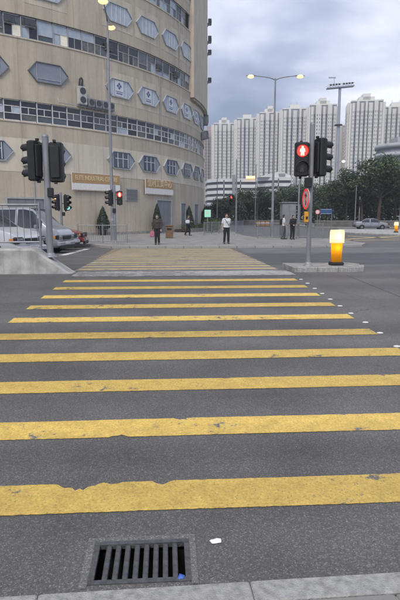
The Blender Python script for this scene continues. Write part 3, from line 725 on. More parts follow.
# far left of the crossing
Yp = 31.4; s4 = signal('traffic_signal', 'signal pole with red standing figure beside the left railing across the road', (gx(115.2, Yp), Yp, .12), at(115, 186, Yp).z-.12, .07)
sig_head(s4, loc_of(s4, 110.2, 198, Yp), R(-72)); sig_head(s4, loc_of(s4, 119.6, 198, Yp-.05), R(4), lit=0, mats='red_lens', ped=True)
brackets(s4, (loc_of(s4, 115, 198, Yp)[2],), -.22); brackets(s4, (loc_of(s4, 115, 198, Yp)[2]-.1,), .2)
q = loc_of(s4, 114.2, 210.6, Yp-.1); MB().bbox(q, (.2, .12, .25), .012).build('control_box', 'black_plastic', s4)
# beyond the man with the white shirt
Yp = 44; s5 = signal('traffic_signal', 'tall thin signal pole with dim red head behind the man in the middle', (gx(236, Yp), Yp, .12), at(236, 160, Yp).z-.12, .06)
sig_head(s5, loc_of(s5, 232.4, 200.5, Yp), R(-40), lit=0, mats='red_signal')
brackets(s5, (loc_of(s5, 233, 200, Yp)[2],), -.2)
Yp = 37.2; s6 = signal('traffic_signal', 'slim signal pole behind the dark figure by the metal cabinet', (gx(298, Yp), Yp, .12), at(298, 181, Yp).z-.12, .06)
sig_head(s6, loc_of(s6, 302.2, 199.5, Yp), R(80)); brackets(s6, (loc_of(s6, 300, 199, Yp)[2],), .2)

# ------------------------------------------------------------------ illuminated bollards
def bollard(loc, label, s=1.0, e=9.0):
    root = thing('illuminated_bollard', label, 'bollard', loc); root.scale = (s*.84, s*.84, s)
    MB().bbox((0, 0, .04), (.37, .3, .08), .02).build('base', 'bollard_base', root)
    b = MB(); prof = []
    for z, w_, d_ in ((.08, .135, .1), (.3, .142, .105), (.53, .15, .11)): prof.append((z, w_, d_))
    n = 20; vs = []
    for z, w_, d_ in prof:
        for i in range(n):
            a = 2*math.pi*i/n; c, s_ = math.cos(a), math.sin(a)
            vs.append((w_*math.copysign(abs(c)**.45, c), d_*math.copysign(abs(s_)**.45, s_), z))
    b.add(vs, [(j*n+i, j*n+(i+1) % n, (j+1)*n+(i+1) % n, (j+1)*n+i) for j in range(2) for i in range(n)], True); b.build('body', 'bollard_yellow', root)
    c = MB(); vs = []
    for z, w_, d_ in ((.53, .15, .11), (.53, .185, .135), (.80, .185, .135), (.84, .17, .12)):
        for i in range(n):
            a = 2*math.pi*i/n; cc, s_ = math.cos(a), math.sin(a)
            vs.append((w_*math.copysign(abs(cc)**.3, cc), d_*math.copysign(abs(s_)**.3, s_), z))
    c.add(vs, [(j*n+i, j*n+(i+1) % n, (j+1)*n+(i+1) % n, (j+1)*n+i) for j in range(3) for i in range(n)]+[tuple(range(3*n, 4*n))]); c.build('cap', 'bollard_white', root)
    for z in (.42, .68):
        l = bpy.data.lights.new('bollard_lamp', 'POINT'); l.energy = e*.13*(1.0 if z > .5 else .55); l.color = (1, .86, .62); l.shadow_soft_size = .05
        o = bpy.data.objects.new('bollard_lamp', l); col.objects.link(o); o.parent = root; o.location = (0, 0, z)
    return root
p = at(336, 266, 12.85); bollard((p.x, 12.85, .45), 'glowing yellow bollard with white cap on the near right island', 1.05)
p = gnd(396, 232.5, .12); bollard((p.x, p.y, .12), 'glowing yellow bollard with white top on the farther island at the right edge', 1.25)
p = gnd(341.5, 226.5); bollard((p.x, p.y, 0), 'tiny glowing bollard far off before the trees', 1.2)

# ------------------------------------------------------------------ street lamps
def luminaire(root, tip, d, lit=True):
    d = Vector(d).normalized(); s = d.cross(Vector((0, 0, 1)))
    h = MB(); prof = [(0, .05, .04), (.12, .12, .075), (.4, .17, .09), (.68, .13, .06), (.78, .04, .02)]; n = 12; vs = []
    for t, w_, hh in prof:
        for i in range(n):
            a = 2*math.pi*i/n; z = math.sin(a)*hh; z = z if z > 0 else z*.5
            vs.append(Vector(tip)+d*t+s*(math.cos(a)*w_)+Vector((0, 0, z)))
    h.add(vs, [(j*n+i, j*n+(i+1) % n, (j+1)*n+(i+1) % n, (j+1)*n+i) for j in range(4) for i in range(n)], True)
    ho = h.build('lamp_head', 'steel', root)
    b = MB(); vs = []
    b.ball(Vector(tip)+d*.42+Vector((0, 0, -.05)), .25, (1.1, 1.1, .5), 12, 7); b.build('lamp_lens', 'lamp_glow', ho)
def lamp_post(label, loc, H, dirs, arm, r0=.11, r1=.06, rise=.25):
    root = thing('street_lamp', label, 'street lamp', loc)
    MB().tube((0, 0, 0), (0, 0, 1.3), r0*1.35, r0*1.3, 14).tube((0, 0, 1.3), (0, 0, 1.45), r0*1.3, r0, 14).tube((0, 0, 1.45), (0, 0, H), r0, r1, 14).build('pole', 'steel_pole', root)
    for d in dirs:
        d = Vector(d).normalized(); pts = [Vector((0, 0, H-.12)), Vector((0, 0, H-.02+rise*.2))+d*.25*arm, Vector((0, 0, H+rise*.5))+d*.6*arm, Vector((0, 0, H+rise*.75))+d*arm]
        MB().path(pts, [.045, .04, .036, .032], 8).build('arm', 'steel_pole', root)
        luminaire(root, pts[-1], d)
    return root
ldir = Vector((math.cos(PS), -math.sin(PS), 0))
p = gnd(272, 237); zt = at(272, 77, p.y).z
lamp_post('double armed street lamp standing alone behind the far pavement railing', (p.x, p.y, 0), zt-.1, (ldir, -ldir), 1.55)
Yl = 33.2; xl = gx(112.8, Yl); zt = at(107.5, 15, Yl).z
vd = Vector((xl, Yl, 0)).normalized(); vd = (Matrix.Rotation(R(-6), 3, 'Z') @ vd)
lamp_post('tall double armed street lamp in front of the round building', (xl, Yl, .12), zt-.35, (vd, -vd), 1.6, rise=.35)
def far_lamp(px, py, base_py, d, label):
    Y = 100; p = at(px, py, Y); pole_x = at(px-8*d, py, Y).x
    root = thing('street_lamp', label, 'street lamp', (pole_x, Y, 0)); H = p.z-.2
    MB().tube((0, 0, 0), (0, 0, H), .1, .06, 8).build('pole', 'steel_pole', root)
    MB().path([(0, 0, H-.1), (d*.8, 0, H+.1), (p.x-pole_x, 0, H+.15)], [.05, .04, .04], 6).build('arm', 'steel_pole', root)
    MB().ball((p.x-pole_x, 0, H+.12), .28, (1.2, 1, .6), 10, 6).build('lamp_lens', 'lamp_white', root)
far_lamp(343.6, 161, 224, 1, 'small lit street lamp before the pale towers above the dark trees')
for px, top, Y, lb in ((217, 178, 80, 'thin grey pole before the white car park, leftmost'), (255, 165, 90, 'thin grey pole in front of the white car park right half'), (399.3, 172, 60, 'grey pole at the right edge of the picture'), (354.5, 186, 78, 'thin pole standing before the dark trees left of the silver car')):
    root = thing('grey_pole', lb, 'pole', (gx(px, Y), Y, .0)); H = at(px, top, Y).z
    MB().tube((0, 0, 0), (0, 0, H), .09, .05, 8).build('shaft', 'steel_pole', root); MB().lathe([(.2, 0), (.2, .04), (.1, .06), (.09, .3)], 10).build('base', 'steel', root)
    MB().box((0, 0, H+.03), (.5, .12, .06)).build('crossbar', 'steel_pole', root)

# ------------------------------------------------------------------ railings
def railing(label, a, b, h=1.0, span=2.0, gap=.125, fine=False, group=None, z=None, mat='steel', zf=None):
    a, b = Vector(a), Vector(b); L_ = (b-a).length; root = thing('pedestrian_railing', label, 'railing', a, math.atan2((b-a).y, (b-a).x), group)
    n = max(1, round(L_/span)); sp = L_/n
    pm_ = MB().tube((0, 0, 0), (0, 0, h+.06), .03, .03, 8).mesh('post', mat)
    for i in range(n+1): link('post', pm_, root, (i*sp, 0, 0))
    for zz in (h, .14): MB().tube((0, 0, zz), (L_, 0, zz), .022, .022, 8).build('rail', mat, root)
    if fine:
        bm_ = MB().tube((0, 0, .14), (0, 0, h), .009, .009, 6).mesh('bar', mat)
        k = gap
        while k < L_:
            link('bar', bm_, root, (k, 0, 0)); k += gap
    else:
        m = MB(); k = gap
        while k < L_: m.tube((k, 0, .14), (k, 0, h), .010, .010, 4, False); k += gap
        m.build('bars', mat, root, kind='stuff')
    return root
railing('grey steel railing standing on top of the concrete barrier', (-9.2, 12.48, .93), (gx(40, 12.48), 12.48, .93), 1.0, 2.0, .155, True)
railing('grey railing along the kerb left of the far crossing end', (gx(78, 31.0), 31.0, .12), (gx(127, 31.0), 31.0, .12), 1.05, 1.5)
railing('grey railing on the spit of pavement to the right of the lamp post', (gx(258, 37), 37.0, .12), (gx(309, 37), 37.0, .12), 1.08, 1.65)
railing('grey railing running away beside the planter at the building corner', (gx(204, 45), 45.0, .12), (gx(243, 56), 56.0, .12), 1.05, 2.0)
railing('short grey railing beyond the right signal pole', (gx(309, 37)+.2, 37.0, .12), (gx(322, 36.2), 36.0, .12), 1.05, 1.5)

# ------------------------------------------------------------------ gully grate, litter
gr = thing('drain_grate', 'black iron drain grate with slots set into the road at the kerb', 'drain grate', ((GX0+GX1)/2, (GY0+GY1)/2, g((GY0+GY1)/2)))
gw, gd = GX1-GX0, GY1-GY0; tl = math.atan(.029)
def tilted(o): o.rotation_euler.x = tl; return o
fm_ = MB(); t = .026
fm_.box((0, gd/2-t/2, -.008), (gw, t, .026)); fm_.box((0, -gd/2+t/2, -.008), (gw, t, .026)); fm_.box((-gw/2+t/2, 0, -.008), (t, gd-2*t, .025)); fm_.box((gw/2-t/2, 0, -.008), (t, gd-2*t, .025))
tilted(fm_.build('frame', 'cast_iron', gr))
nb = 9; inner = gw-2*t; pitch = inner/nb
bmn = MB(); bmn.bbox((0, 0, -.022), (pitch*.54, gd-2*t+.004, .045), .004); bmm = bmn.mesh('bar', 'cast_iron')
for i in range(1, nb): tilted(link('bar', bmm, gr, (-inner/2+pitch*i, 0, .0)))
pit = MB(); x, y, d_ = gw/2, gd/2, .5
pit.add([(-x, -y, -.05), (x, -y, -.05), (x, y, -.05), (-x, y, -.05), (-x, -y, -d_), (x, -y, -d_), (x, y, -d_), (-x, y, -d_)], [(0, 4, 5, 1), (1, 5, 6, 2), (2, 6, 7, 3), (3, 7, 4, 0), (4, 7, 6, 5)]); pit.build('pit', 'pit_dark', gr)
sur = MB()
for (x0, x1, y0, y1) in ((GX0-.035, GX0, GY0-.02, GY1+.035), (GX1, GX1+.03, GY0-.02, GY1+.035), (GX0, GX1, GY1, GY1+.035)):
    sur.add([(x, y, g(y)+.003) for x, y in ((x0, y0), (x1, y0), (x1, y1), (x0, y1))], [(0, 1, 2, 3)])
sur.build('surround', 'asphalt_old', road)
p = gnd(215, 542.5); lt = MB(); r4 = random.Random(5)
ring = [(math.cos(a)*(.028+r4.uniform(-.006, .008)), math.sin(a)*(.017+r4.uniform(-.004, .005)), r4.uniform(.004, .014)) for a in [2*math.pi*i/11 for i in range(11)]]
lt.add(ring+[(0, 0, .012), (.01, .004, .018)], [(i, (i+1) % 11, 11 if i < 6 else 12) for i in range(11)]+[(0, 12, 11), (6, 11, 12)])
o = lt.build('paper_scrap', 'paper', None, p); tag(o, 'crumpled scrap of white paper on the asphalt right of the drain grate', 'litter')
p = gnd(181, 578); bs = MB(); bs.add([(-.016, -.012, .0), (.01, -.014, .004), (.018, .01, .001), (-.006, .016, .007), (0, 0, .01)], [(0, 1, 4), (1, 2, 4), (2, 3, 4), (3, 0, 4)])
o = bs.build('blue_scrap', 'blue_scrap', None, p+Vector((0, 0, .004))); tag(o, 'small blue scrap caught on the right corner of the drain grate', 'litter')

# ------------------------------------------------------------------ vehicles
def interp(keys, x):
    if x <= keys[0][0]: return keys[0][1:]
    for a, b in zip(keys, keys[1:]):
        if x <= b[0]:
            t = (x-a[0])/(b[0]-a[0]); return tuple(p+(q-p)*t for p, q in zip(a[1:], b[1:]))
    return keys[-1][1:]
def vehicle(name, label, loc, rz, paint, L_, W_, keys, belt, glass_x, wheels, wr, cat, pillars, wind, rearw, hl=None):
    """keys: (x, z_bottom, z_top, half width factor); front at +x; belt: shoulder line height"""
    root = thing(name, label, cat, loc, rz)
    xs_ = sorted(set([k_[0] for k_ in keys]+[-L_/2+L_*i/26 for i in range(27)]+[p_ for pr in pillars for p_ in pr]+list(wind)+list(rearw)))
    rows = []
    for x in xs_:
        zb, zt, wf = interp(keys, x); hw = W_/2*wf; bz = min(belt, zt-.02)
        cab = max(0, zt-bz); tuck = .16*min(1, cab/.5)
        ring = [(0, zb), (hw*.85, zb), (hw*.97, zb+.10), (hw, zb+(bz-zb)*.45), (hw*.985, bz-.06), (hw*.965, bz), (hw*.965-tuck*.55, bz+cab*.55), (hw*.965-tuck, bz+cab*.9), (hw*.965-tuck-.08, zt-.004), (hw*.45, zt+.02*min(1, cab/.4)), (0, zt+.03*min(1, cab/.4))]
        rows.append([(x, y, z) for y, z in ring]+[(x, -y, z) for y, z in reversed(ring[1:-1])])
    n = len(rows[0]); body = MB(); glass = {}
    vsall = [v for r_ in rows for v in r_]
    bf = []; gf = {'side': [], 'front': [], 'rear': []}
    inp = lambda x: any(a <= x <= b for a, b in pillars)
    for j in range(len(rows)-1):
        xm = (xs_[j]+xs_[j+1])/2
        for i in range(n):
            i2 = (i+1) % n; f = (j*n+i, j*n+i2, (j+1)*n+i2, (j+1)*n+i)
            k_ = i if i < 10 else 19-i
            if k_ in (5, 6) and glass_x[0] < xm < glass_x[1] and not inp(xm): gf['side'].append(f)
            elif k_ in (8, 9) and wind[0] < xm < wind[1]: gf['front'].append(f)
            elif k_ in (8, 9) and rearw[0] < xm < rearw[1]: gf['rear'].append(f)
            else: bf.append(f)
    bf += [tuple(range(n-1, -1, -1)), tuple((len(rows)-1)*n+i for i in range(n))]
    body.add(vsall, [f[::-1] for f in bf], True); bo = body.build('body', paint, root)
    for nm, fl, nm2 in (('side', gf['side'], 'side_window'), ('front', gf['front'], 'windscreen'), ('rear', gf['rear'], 'rear_window')):
        if fl:
            for sgn in ((1, -1) if nm == 'side' else (0,)):
                ff = [f for f in fl if sgn == 0 or sum(vsall[i][1] for i in f)*sgn > 0]
                q = MB(); q.add(vsall, [f[::-1] for f in ff], True); me = q.mesh(nm2, 'glass_dark')
                b_ = bmesh.new(); b_.from_mesh(me); bmesh.ops.delete(b_, geom=[v for v in b_.verts if not v.link_faces], context='VERTS'); b_.to_mesh(me); b_.free()
                link(nm2, me, root)
    ty = MB(); ty.lathe([(wr*.62, -.1), (wr*.93, -.1), (wr, -.06), (wr, .06), (wr*.93, .1), (wr*.62, .1)], 22); tym = ty.mesh('wheel', 'tyre')
    ri = MB(); ri.lathe([(0, .075), (wr*.2, .08), (wr*.22, .05), (wr*.55, .06), (wr*.64, .1), (wr*.64, -.1), (0, -.1)], 22)
    for k_ in range(5): a = 2*math.pi*k_/5; ri.box((math.cos(a)*wr*.4, math.sin(a)*wr*.4, .065), (wr*.4, .06, .03), a)
    rim_ = ri.mesh('rim', 'rim')
    ar = MB().disc((0, 0, 0), wr*1.14, (0, 0, 1), 22, .02).mesh('wheel_arch', 'black_plastic')
    for wx in wheels:
        for s_ in (-1, 1):
            wo = link('wheel', tym, root, (wx, s_*(W_/2-.075), wr)); wo.rotation_euler = (-s_*math.pi/2, 0, 0)
            link('rim', rim_, wo)
            ao = link('wheel_arch', ar, root, (wx, s_*(W_/2-.02), wr+.02)); ao.rotation_euler = (-s_*math.pi/2, 0, 0)
    zb, zt, wf = interp(keys, L_/2-.02); fx = L_/2
    MB().bbox((fx-.02, 0, .42), (.16, W_*.9, .2), .04).build('bumper', paint, root)
    MB().bbox((fx+.03, 0, .29), (.1, W_*.8, .17), .02).build('lower_grille', 'black_plastic', root)
    MB().bbox((fx+.0, 0, .68), (.09, W_*.44, .17), .02).build('grille', 'black_plastic', root)
    MB().bbox((fx+.075, 0, .47), (.015, .46, .12), .004).build('number_plate', 'plate', root)
    for s_ in (-1, 1):
        MB().bbox((fx-.07, s_*W_*.35, .70), (.2, W_*.2, .17), .04).build('headlight', 'headlight', root); MB().bbox((fx-.085, s_*W_*.35, .70), (.2, W_*.2+.05, .215), .04).build('headlight_bezel', 'black_plastic', root)
        MB().bbox((fx-.2, s_*W_*.462, .70), (.16, .05, .12), .015).build('indicator', 'orange_lens', root)
        mx_ = glass_x[1]-.25; mm = MB().bbox((mx_, s_*(W_/2+.1), belt+.07), (.1, .2, .16), .03).build('mirror', paint, root)
    for s_ in (-1, 1):
        for dx in ((wheels[0]+wheels[1])/2-.05, (wheels[0]+wheels[1])/2-1.0):
            MB().bbox((dx, s_*(W_/2+.004), belt-.13), (.2, .03, .035), .008).build('door_handle', 'black_plastic', root)
        q = MB(); 
        for dx in ((wheels[0]+wheels[1])/2-.2, (wheels[0]+wheels[1])/2+.85): q.box((dx, s_*(W_/2*.995), .62), (.012, .02, .55))
        q.build('door_seam', 'black_plastic', root)
    MB().bbox((-L_/2-.01, 0, .45), (.12, W_*.9, .2), .04).build('rear_bumper', 'black_plastic', root)
    return root
VAN = [(-2.3, .45, 1.2, .86), (-2.22, .32, 1.75, .95), (-1.9, .26, 1.93, 1), (.8, .24, 1.96, 1), (1.15, .24, 1.88, 1), (1.78, .24, 1.2, .99), (2.12, .26, 1.06, .96), (2.26, .28, .95, .90), (2.33, .3, .8, .84)]
vy = 23.6; vehicle('parked_minivan', 'silver minivan waiting at the stop line behind the left signal pole', (gx(70.5, vy-.6)-2.45, vy, g(vy)), R(-14), 'silver_paint', 4.64, 1.72, VAN, 1.08, (-2.1, 1.66), (-1.42, 1.45), .31, 'van', [(-.95, -.86), (.38, .5)], (1.0, 1.78), (-2.22, -2.0))
MPV = [(-2.3, .45, 1.1, .86), (-2.2, .32, 1.6, .95), (-1.9, .26, 1.75, 1), (.1, .24, 1.80, 1), (.5, .24, 1.72, 1), (1.3, .24, 1.10, .99), (2.0, .26, .95, .95), (2.25, .3, .8, .84), (2.32, .36, .66, .72)]
vy = 18.0; vehicle('parked_people_carrier', 'white people carrier behind the barrier railing at the left edge', (gx(42, vy-.6)-2.45, vy, g(vy)), R(-20), 'white_car_paint', 4.6, 1.74, MPV, 1.02, (-2.0, 1.1), (-1.4, 1.42), .32, 'car', [(-1.0, -.9), (-.05, .08)], (.36, 1.3), (-2.2, -1.95))
SED = [(-2.2, .45, .85, .86), (-2.05, .3, 1.02, .95), (-1.45, .25, 1.06, 1), (-.85, .23, 1.42, 1), (.2, .23, 1.46, 1), (.55, .23, 1.38, 1), (1.15, .24, 1.02, 1), (1.9, .26, .86, .94), (2.15, .32, .72, .84), (2.22, .36, .62, .74)]
vy = 26.5; vehicle('parked_car', 'white car mostly hidden beyond the silver minivan', (gx(76.5, vy-.6)-2.35, vy, g(vy)), R(-10), 'white_car_paint', 4.4, 1.68, SED, .93, (-1.35, 1.05), (-1.35, 1.3), .3, 'car', [(-.35, -.24)], (.38, 1.15), (-1.45, -.85))
vy = 29.2; vehicle('parked_car', 'red car at the far kerb beyond the white car', (gx(86, vy-.6)-2.35, vy, .0), 0, 'red_paint', 4.4, 1.68, SED, .93, (-1.35, 1.05), (-1.35, 1.3), .3, 'car', [(-.35, -.24)], (.38, 1.15), (-1.45, -.85))
p = gnd(373, 229.6); vehicle('parked_car_silver', 'silver saloon car crossing the junction in front of the trees', (p.x, p.y+.8, 0), R(-8), 'grey_paint', 4.4, 1.72, SED, .93, (-1.35, 1.05), (-1.35, 1.3), .3, 'car', [(-.35, -.24)], (.38, 1.15), (-1.45, -.85)).name = 'saloon_car'

# ------------------------------------------------------------------ people
def caps(name, parts, mat, parent, vox=.009, smooth=2):
    m = MB()
    for it in parts:
        if it[0] == 'b': m.ball(it[1], it[2], it[3] if len(it) > 3 else (1, 1, 1), 12, 8)
        else:
            _, a, b, r0, r1 = it; m.tube(a, b, r0, r1, 10); m.ball(a, r0, n=10, m=6); m.ball(b, r1, n=10, m=6)
    o = m.build(name, mat, parent)
    md = o.modifiers.new('r', 'REMESH'); md.mode = 'VOXEL'; md.voxel_size = vox; md.use_smooth_shade = True
    sm = o.modifiers.new('s', 'SMOOTH'); sm.iterations = smooth; sm.factor = .5
    bpy.context.view_layer.update()
    me = bpy.data.meshes.new_from_object(o.evaluated_get(bpy.context.evaluated_depsgraph_get())); o.modifiers.clear(); old = o.data; o.data = me; bpy.data.meshes.remove(old)
    return o
V = Vector
def person(label, loc, rz, H, top, bottom, arms, legs, hair_long=False, sleeves='short', shoes='black_plastic', head_turn=0, lean=0):
    """arms: {side: (elbow, wrist)}, legs: {side: (knee, ankle)} in units of a 1.70 m body facing -y"""
    root = thing('person', label, 'person', loc, rz); s = H/1.70; root.scale = (s, s, s)
    hip, chest, neck, head = V((0, 0, .90)), V((0, -lean*.5, 1.28)), V((0, -lean, 1.43)), V((0, -.015-lean, 1.575))
    B = [('c', V((-.085, 0, .92)), V((.085, 0, .92)), .105, .105), ('c', hip, V((0, -lean*.3, 1.08)), .098, .092), ('c', V((-.06, -lean*.3, 1.10)), V((.06, -lean*.3, 1.10)), .1, .1), ('c', V((-.08, -lean*.6, 1.27)), V((.08, -lean*.6, 1.27)), .108, .108),
         ('c', V((-.15, -lean*.8, 1.385)), V((.15, -lean*.8, 1.385)), .055, .055), ('c', V((0, -lean*.8, 1.38)), V((0, -lean, 1.48)), .06, .052),
         ('b', head, .1, (.80, .95, 1.16)), ('c', head+V((0, -.035, -.06)), head+V((0, -.05, -.085)), .05, .04)]
    T = MB; Rm = Matrix.Rotation(head_turn, 3, 'Z')
    hp = lambda v: head+Rm @ V(v)
    B += [('c', hp((0, -.09, .012)), hp((0, -.112, -.02)), .011, .016), ('b', hp((.082, .005, -.005)), .022, (.4, .8, 1.25)), ('b', hp((-.082, .005, -.005)), .022, (.4, .8, 1.25))]
    SH, SL, TR, SHO = [], [], [], []
    SH += [('c', V((-.085, 0, .95)), V((.085, 0, .95)), .118, .118), ('c', V((-.065, -lean*.3, 1.10)), V((.065, -lean*.3, 1.10)), .116, .116), ('c', V((-.085, -lean*.6, 1.27)), V((.085, -lean*.6, 1.27)), .122, .122), ('c', V((-.15, -lean*.8, 1.385)), V((.15, -lean*.8, 1.385)), .068, .068), ('c', V((-.07, 0, 1.0)), V((-.08, -lean*.6, 1.25)), .115, .118), ('c', V((.07, 0, 1.0)), V((.08, -lean*.6, 1.25)), .115, .118), ('c', V((0, -lean*.8, 1.38)), V((0, -lean, 1.43)), .075, .066)]
    for sd, (el, wr) in arms.items():
        sh = V((.185*sd, -lean*.8, 1.375)); el, wr = V(el), V(wr)
        B += [('c', sh, el, .046, .038), ('c', el, wr, .037, .025)]
        d = (wr-el).normalized(); pal = wr+d*.075; side = d.cross(V((0, 1, 0))).normalized() if abs(d.y) < .9 else V((1, 0, 0)); nrm = d.cross(side).normalized()
        B += [('c', wr, pal, .026, .03), ('c', pal-side*.022, pal+side*.022, .018, .018)]
        for q, ln in ((-.030, .062), (-.010, .076), (.010, .072), (.030, .056)):
            b0 = pal+side*q; b1 = b0+d*ln*.6+nrm*.008; b2 = b1+d*ln*.4+nrm*.03
            B += [('c', b0, b1, .0095, .009), ('c', b1, b2, .009, .0075)]
        t0 = wr+d*.03+side*.03*(-sd if True else 1); t1 = t0+d*.035+side*.03*(-sd); B += [('c', t0, t1, .011, .0095), ('c', t1, t1+d*.028, .0095, .008)]
        SL_end = el if sleeves == 'long' else sh.lerp(el, .75)
        SH += [('c', sh, SL_end, .064, .056)]
        if sleeves == 'long': SH += [('c', el, el.lerp(wr, .95), .052, .04)]
    for sd, (kn, an) in legs.items():
        hpj = V((.09*sd, 0, .90)); kn, an = V(kn), V(an); B += [('c', hpj, kn, .085, .055), ('c', kn, kn.lerp(an, .35)+V((0, .012, 0)), .055, .056), ('c', kn.lerp(an, .35)+V((0, .012, 0)), an, .055, .038), ('c', an, an+V((0, -.13, -.045)), .036, .028)]
        TR += [('c', hpj, kn, .104, .076), ('c', kn, an+V((0, 0, .02)), .076, .064)]
        SHO += [('c', an+V((0, .035, -.035)), an+V((0, -.12, -.045)), .045, .04), ('c', an+V((0, -.1, -.047)), an+V((.01*sd, -.17, -.05)), .04, .03)]
    TR += [('c', V((-.085, 0, .93)), V((.085, 0, .93)), .116, .116)]
    bo = caps('body', B, 'skin', root, .0075)
    caps('shirt', SH, top, root, .012); caps('trousers', TR, bottom, root, .012)
    sh_ = caps('shoes', SHO, shoes, root, .011)
    Hh = [('b', hp((0, .018, .03)), .106, (.84, .93, 1.06)), ('b', hp((0, .05, -.03)), .085, (.9, .7, 1.0))]
    if hair_long: Hh += [('c', hp((0, .06, -.02)), hp((0, .075, -.15)), .075, .06)]
    # keep the face free of hair
    ho = caps('hair', Hh, 'hair', root, .009)
    m = MB()
    for sx in (-1, 1): m.ball(hp((.032*sx, -.086, .012)), .011, (1.2, .6, .8), 8, 5)
    m.build('eyes', 'hair', root); m = MB(); m.ball(hp((0, -.093, -.058)), .016, (1.5, .4, .4), 8, 5); m.build('mouth', 'cloth_brown', root)
    return root
st_legs = {1: ((.1, -.01, .49), (.105, .02, .085)), -1: ((-.1, -.015, .49), (-.11, .015, .085))}
hang = {1: ((.235, .01, 1.10), (.25, -.04, .86)), -1: ((-.235, .01, 1.10), (-.25, -.04, .86))}
# man in the middle, seen from behind-ish, hand raised to the chest
p = gnd(226.3, 243.8, .12)
man = person('man in white shirt and black trousers waiting at the far kerb', (p.x, p.y, .12), R(8), 1.72, 'shirt_white', 'cloth_black', {1: ((.25, -.06, 1.12), (.20, -.22, 1.28)), -1: ((-.25, .02, 1.11), (-.25, -.10, .90))}, {1: ((.11, -.02, .49), (.125, .02, .085)), -1: ((-.1, -.015, .49), (-.12, .015, .085))})
MB().path([V((-.13, -.10, 1.42)), V((-.02, -.145, 1.25)), V((.13, -.13, 1.02))], [.012, .012, .012], 6).build('bag_strap', 'cloth_black', man)
# woman with the pink bag
p = gnd(157.4, 244.6, .12)
wo = person('woman in dark clothes with a pink bag waiting across the road', (p.x, p.y, .12), R(-6), 1.66, 'cloth_brown', 'cloth_black', {1: ((.235, .0, 1.10), (.235, -.09, .88)), -1: ((-.235, .0, 1.10), (-.27, -.02, .86))}, {1: ((.08, -.01, .49), (.085, .02, .085)), -1: ((-.08, -.03, .49), (-.09, -.03, .085))}, True, 'long')
hb = thing('pink_bag', 'pink shoulder bag hanging from the hand of the woman in dark clothes', 'bag', (p.x-.28, p.y-.06, .12+.42), R(-6))
bgm = MB(); bgm.bbox((0, 0, .16), (.26, .12, .32), .04); bgm.build('bag_body', 'bag_pink', hb); MB().path([V((-.07, 0, .31)), V((-.03, 0, .40)), V((.03, 0, .40)), V((.07, 0, .31))], [.01]*4, 6).build('handle', 'bag_pink', hb)
# person by the planter, walking to the right
p = gnd(188, 236.5, .12); Yw = 43.6
person('person in dark jacket with a white bundle beside the planter', (gx(188, Yw), Yw, .12), R(70), 1.68, 'cloth_grey', 'cloth_black', {1: ((.24, -.1, 1.13), (.16, -.3, 1.12)), -1: ((-.24, -.06, 1.12), (-.14, -.28, 1.15))}, {1: ((.1, -.12, .5), (.1, -.1, .085)), -1: ((-.1, .05, .5), (-.1, .22, .11))}, False, 'long')
o = MB().bbox((0, 0, .14), (.34, .2, .28), .05).build('white_bundle', 'shirt_white', None, (gx(187.6, Yw-.3), Yw-.33, 1.12)); tag(o, 'white bundle carried in front of the person beside the planter', 'bundle')
# two people by the cabinet on the right
Yw = 36.0
pr = person('person in white shirt with dark backpack walking by the right railing', (gx(283.8, Yw), Yw, .12), R(75), 1.70, 'shirt_white', 'cloth_grey', {1: ((.24, -.05, 1.12), (.2, -.22, 1.0)), -1: ((-.24, -.02, 1.11), (-.22, -.16, .92))}, {1: ((.1, -.08, .5), (.1, -.06, .085)), -1: ((-.1, .03, .5), (-.1, .12, .095))})
bk = MB().bbox((0, .2, 1.2), (.28, .18, .42), .05).build('backpack', 'cloth_black', pr)
Yw = 35.6; person('figure in black with head bowed next to the person in white shirt', (gx(292.5, Yw), Yw, .12), R(20), 1.66, 'cloth_black', 'cloth_black', {1: ((.24, -.04, 1.11), (.12, -.22, 1.05)), -1: ((-.24, -.04, 1.11), (-.12, -.22, 1.02))}, st_legs, False, 'long', lean=.05)

# ------------------------------------------------------------------ street furniture near the building
Yb = 38.6; b_ = thing('litter_bin', 'brown litter bin on the far pavement right of the woman', 'bin', (gx(169.3, Yb), Yb, .12))
MB().bbox((0, 0, .42), (.55, .5, .84), .03).build('bin_body', 'bin_brown', b_); MB().bbox((0, 0, .9), (.62, .56, .1), .03).build('lid', 'bin_brown', b_); MB().box((0, -.252, .66), (.34, .02, .14)).build('opening', 'black_plastic', b_)
Yk = 39.8; kk = thing('metal_cabinet', 'tall grey metal cabinet behind the people by the right railing', 'cabinet', (gx(287.5, Yk), Yk, .0))
MB().bbox((0, 0, 1.42), (1.05, .9, 2.5), .03).build('casing', 'grey_box', kk); MB().bbox((0, 0, .1), (1.1, .95, .24), .02).build('plinth', 'concrete', kk)
for sx in (-1, 1): MB().bbox((sx*.25, -.46, 1.4), (.46, .03, 2.3), .01).build('door', 'grey_box', kk)
MB().bbox((0, 0, 2.72), (1.2, 1.05, .08), .02).build('roof', 'steel', kk)
fr_ = thing('steel_frame', 'open steel frame stand right of the tall grey cabinet', 'frame', (gx(295.5, 40), 40, 0))
for x in (-.3, .3): MB().tube((x, 0, 0), (x, 0, 2.6), .04, n=8).build('post', 'steel', fr_)
for z in (2.55, 1.9, 1.2): MB().box((0, 0, z), (.7, .06, .08)).build('crossbar', 'steel', fr_)
# green lit sign on the corner
Yg = 52; gs = thing('hanging_sign', 'small green lit sign at the right corner of the round building', 'sign', (gx(207.6, Yg), Yg, .12))
zc = at(207, 213.5, Yg).z-.12
MB().tube((0, 0.02, 0), (0, .02, zc), .05, n=8).build('post', 'steel_pole', gs); MB().bbox((0, -.05, zc), (.62, .12, .72), .03).build('panel', 'green_sign', gs)
MB().box((-.05, -.115, zc+.08), (.26, .006, .2)).build('mark', 'sign_white', gs)
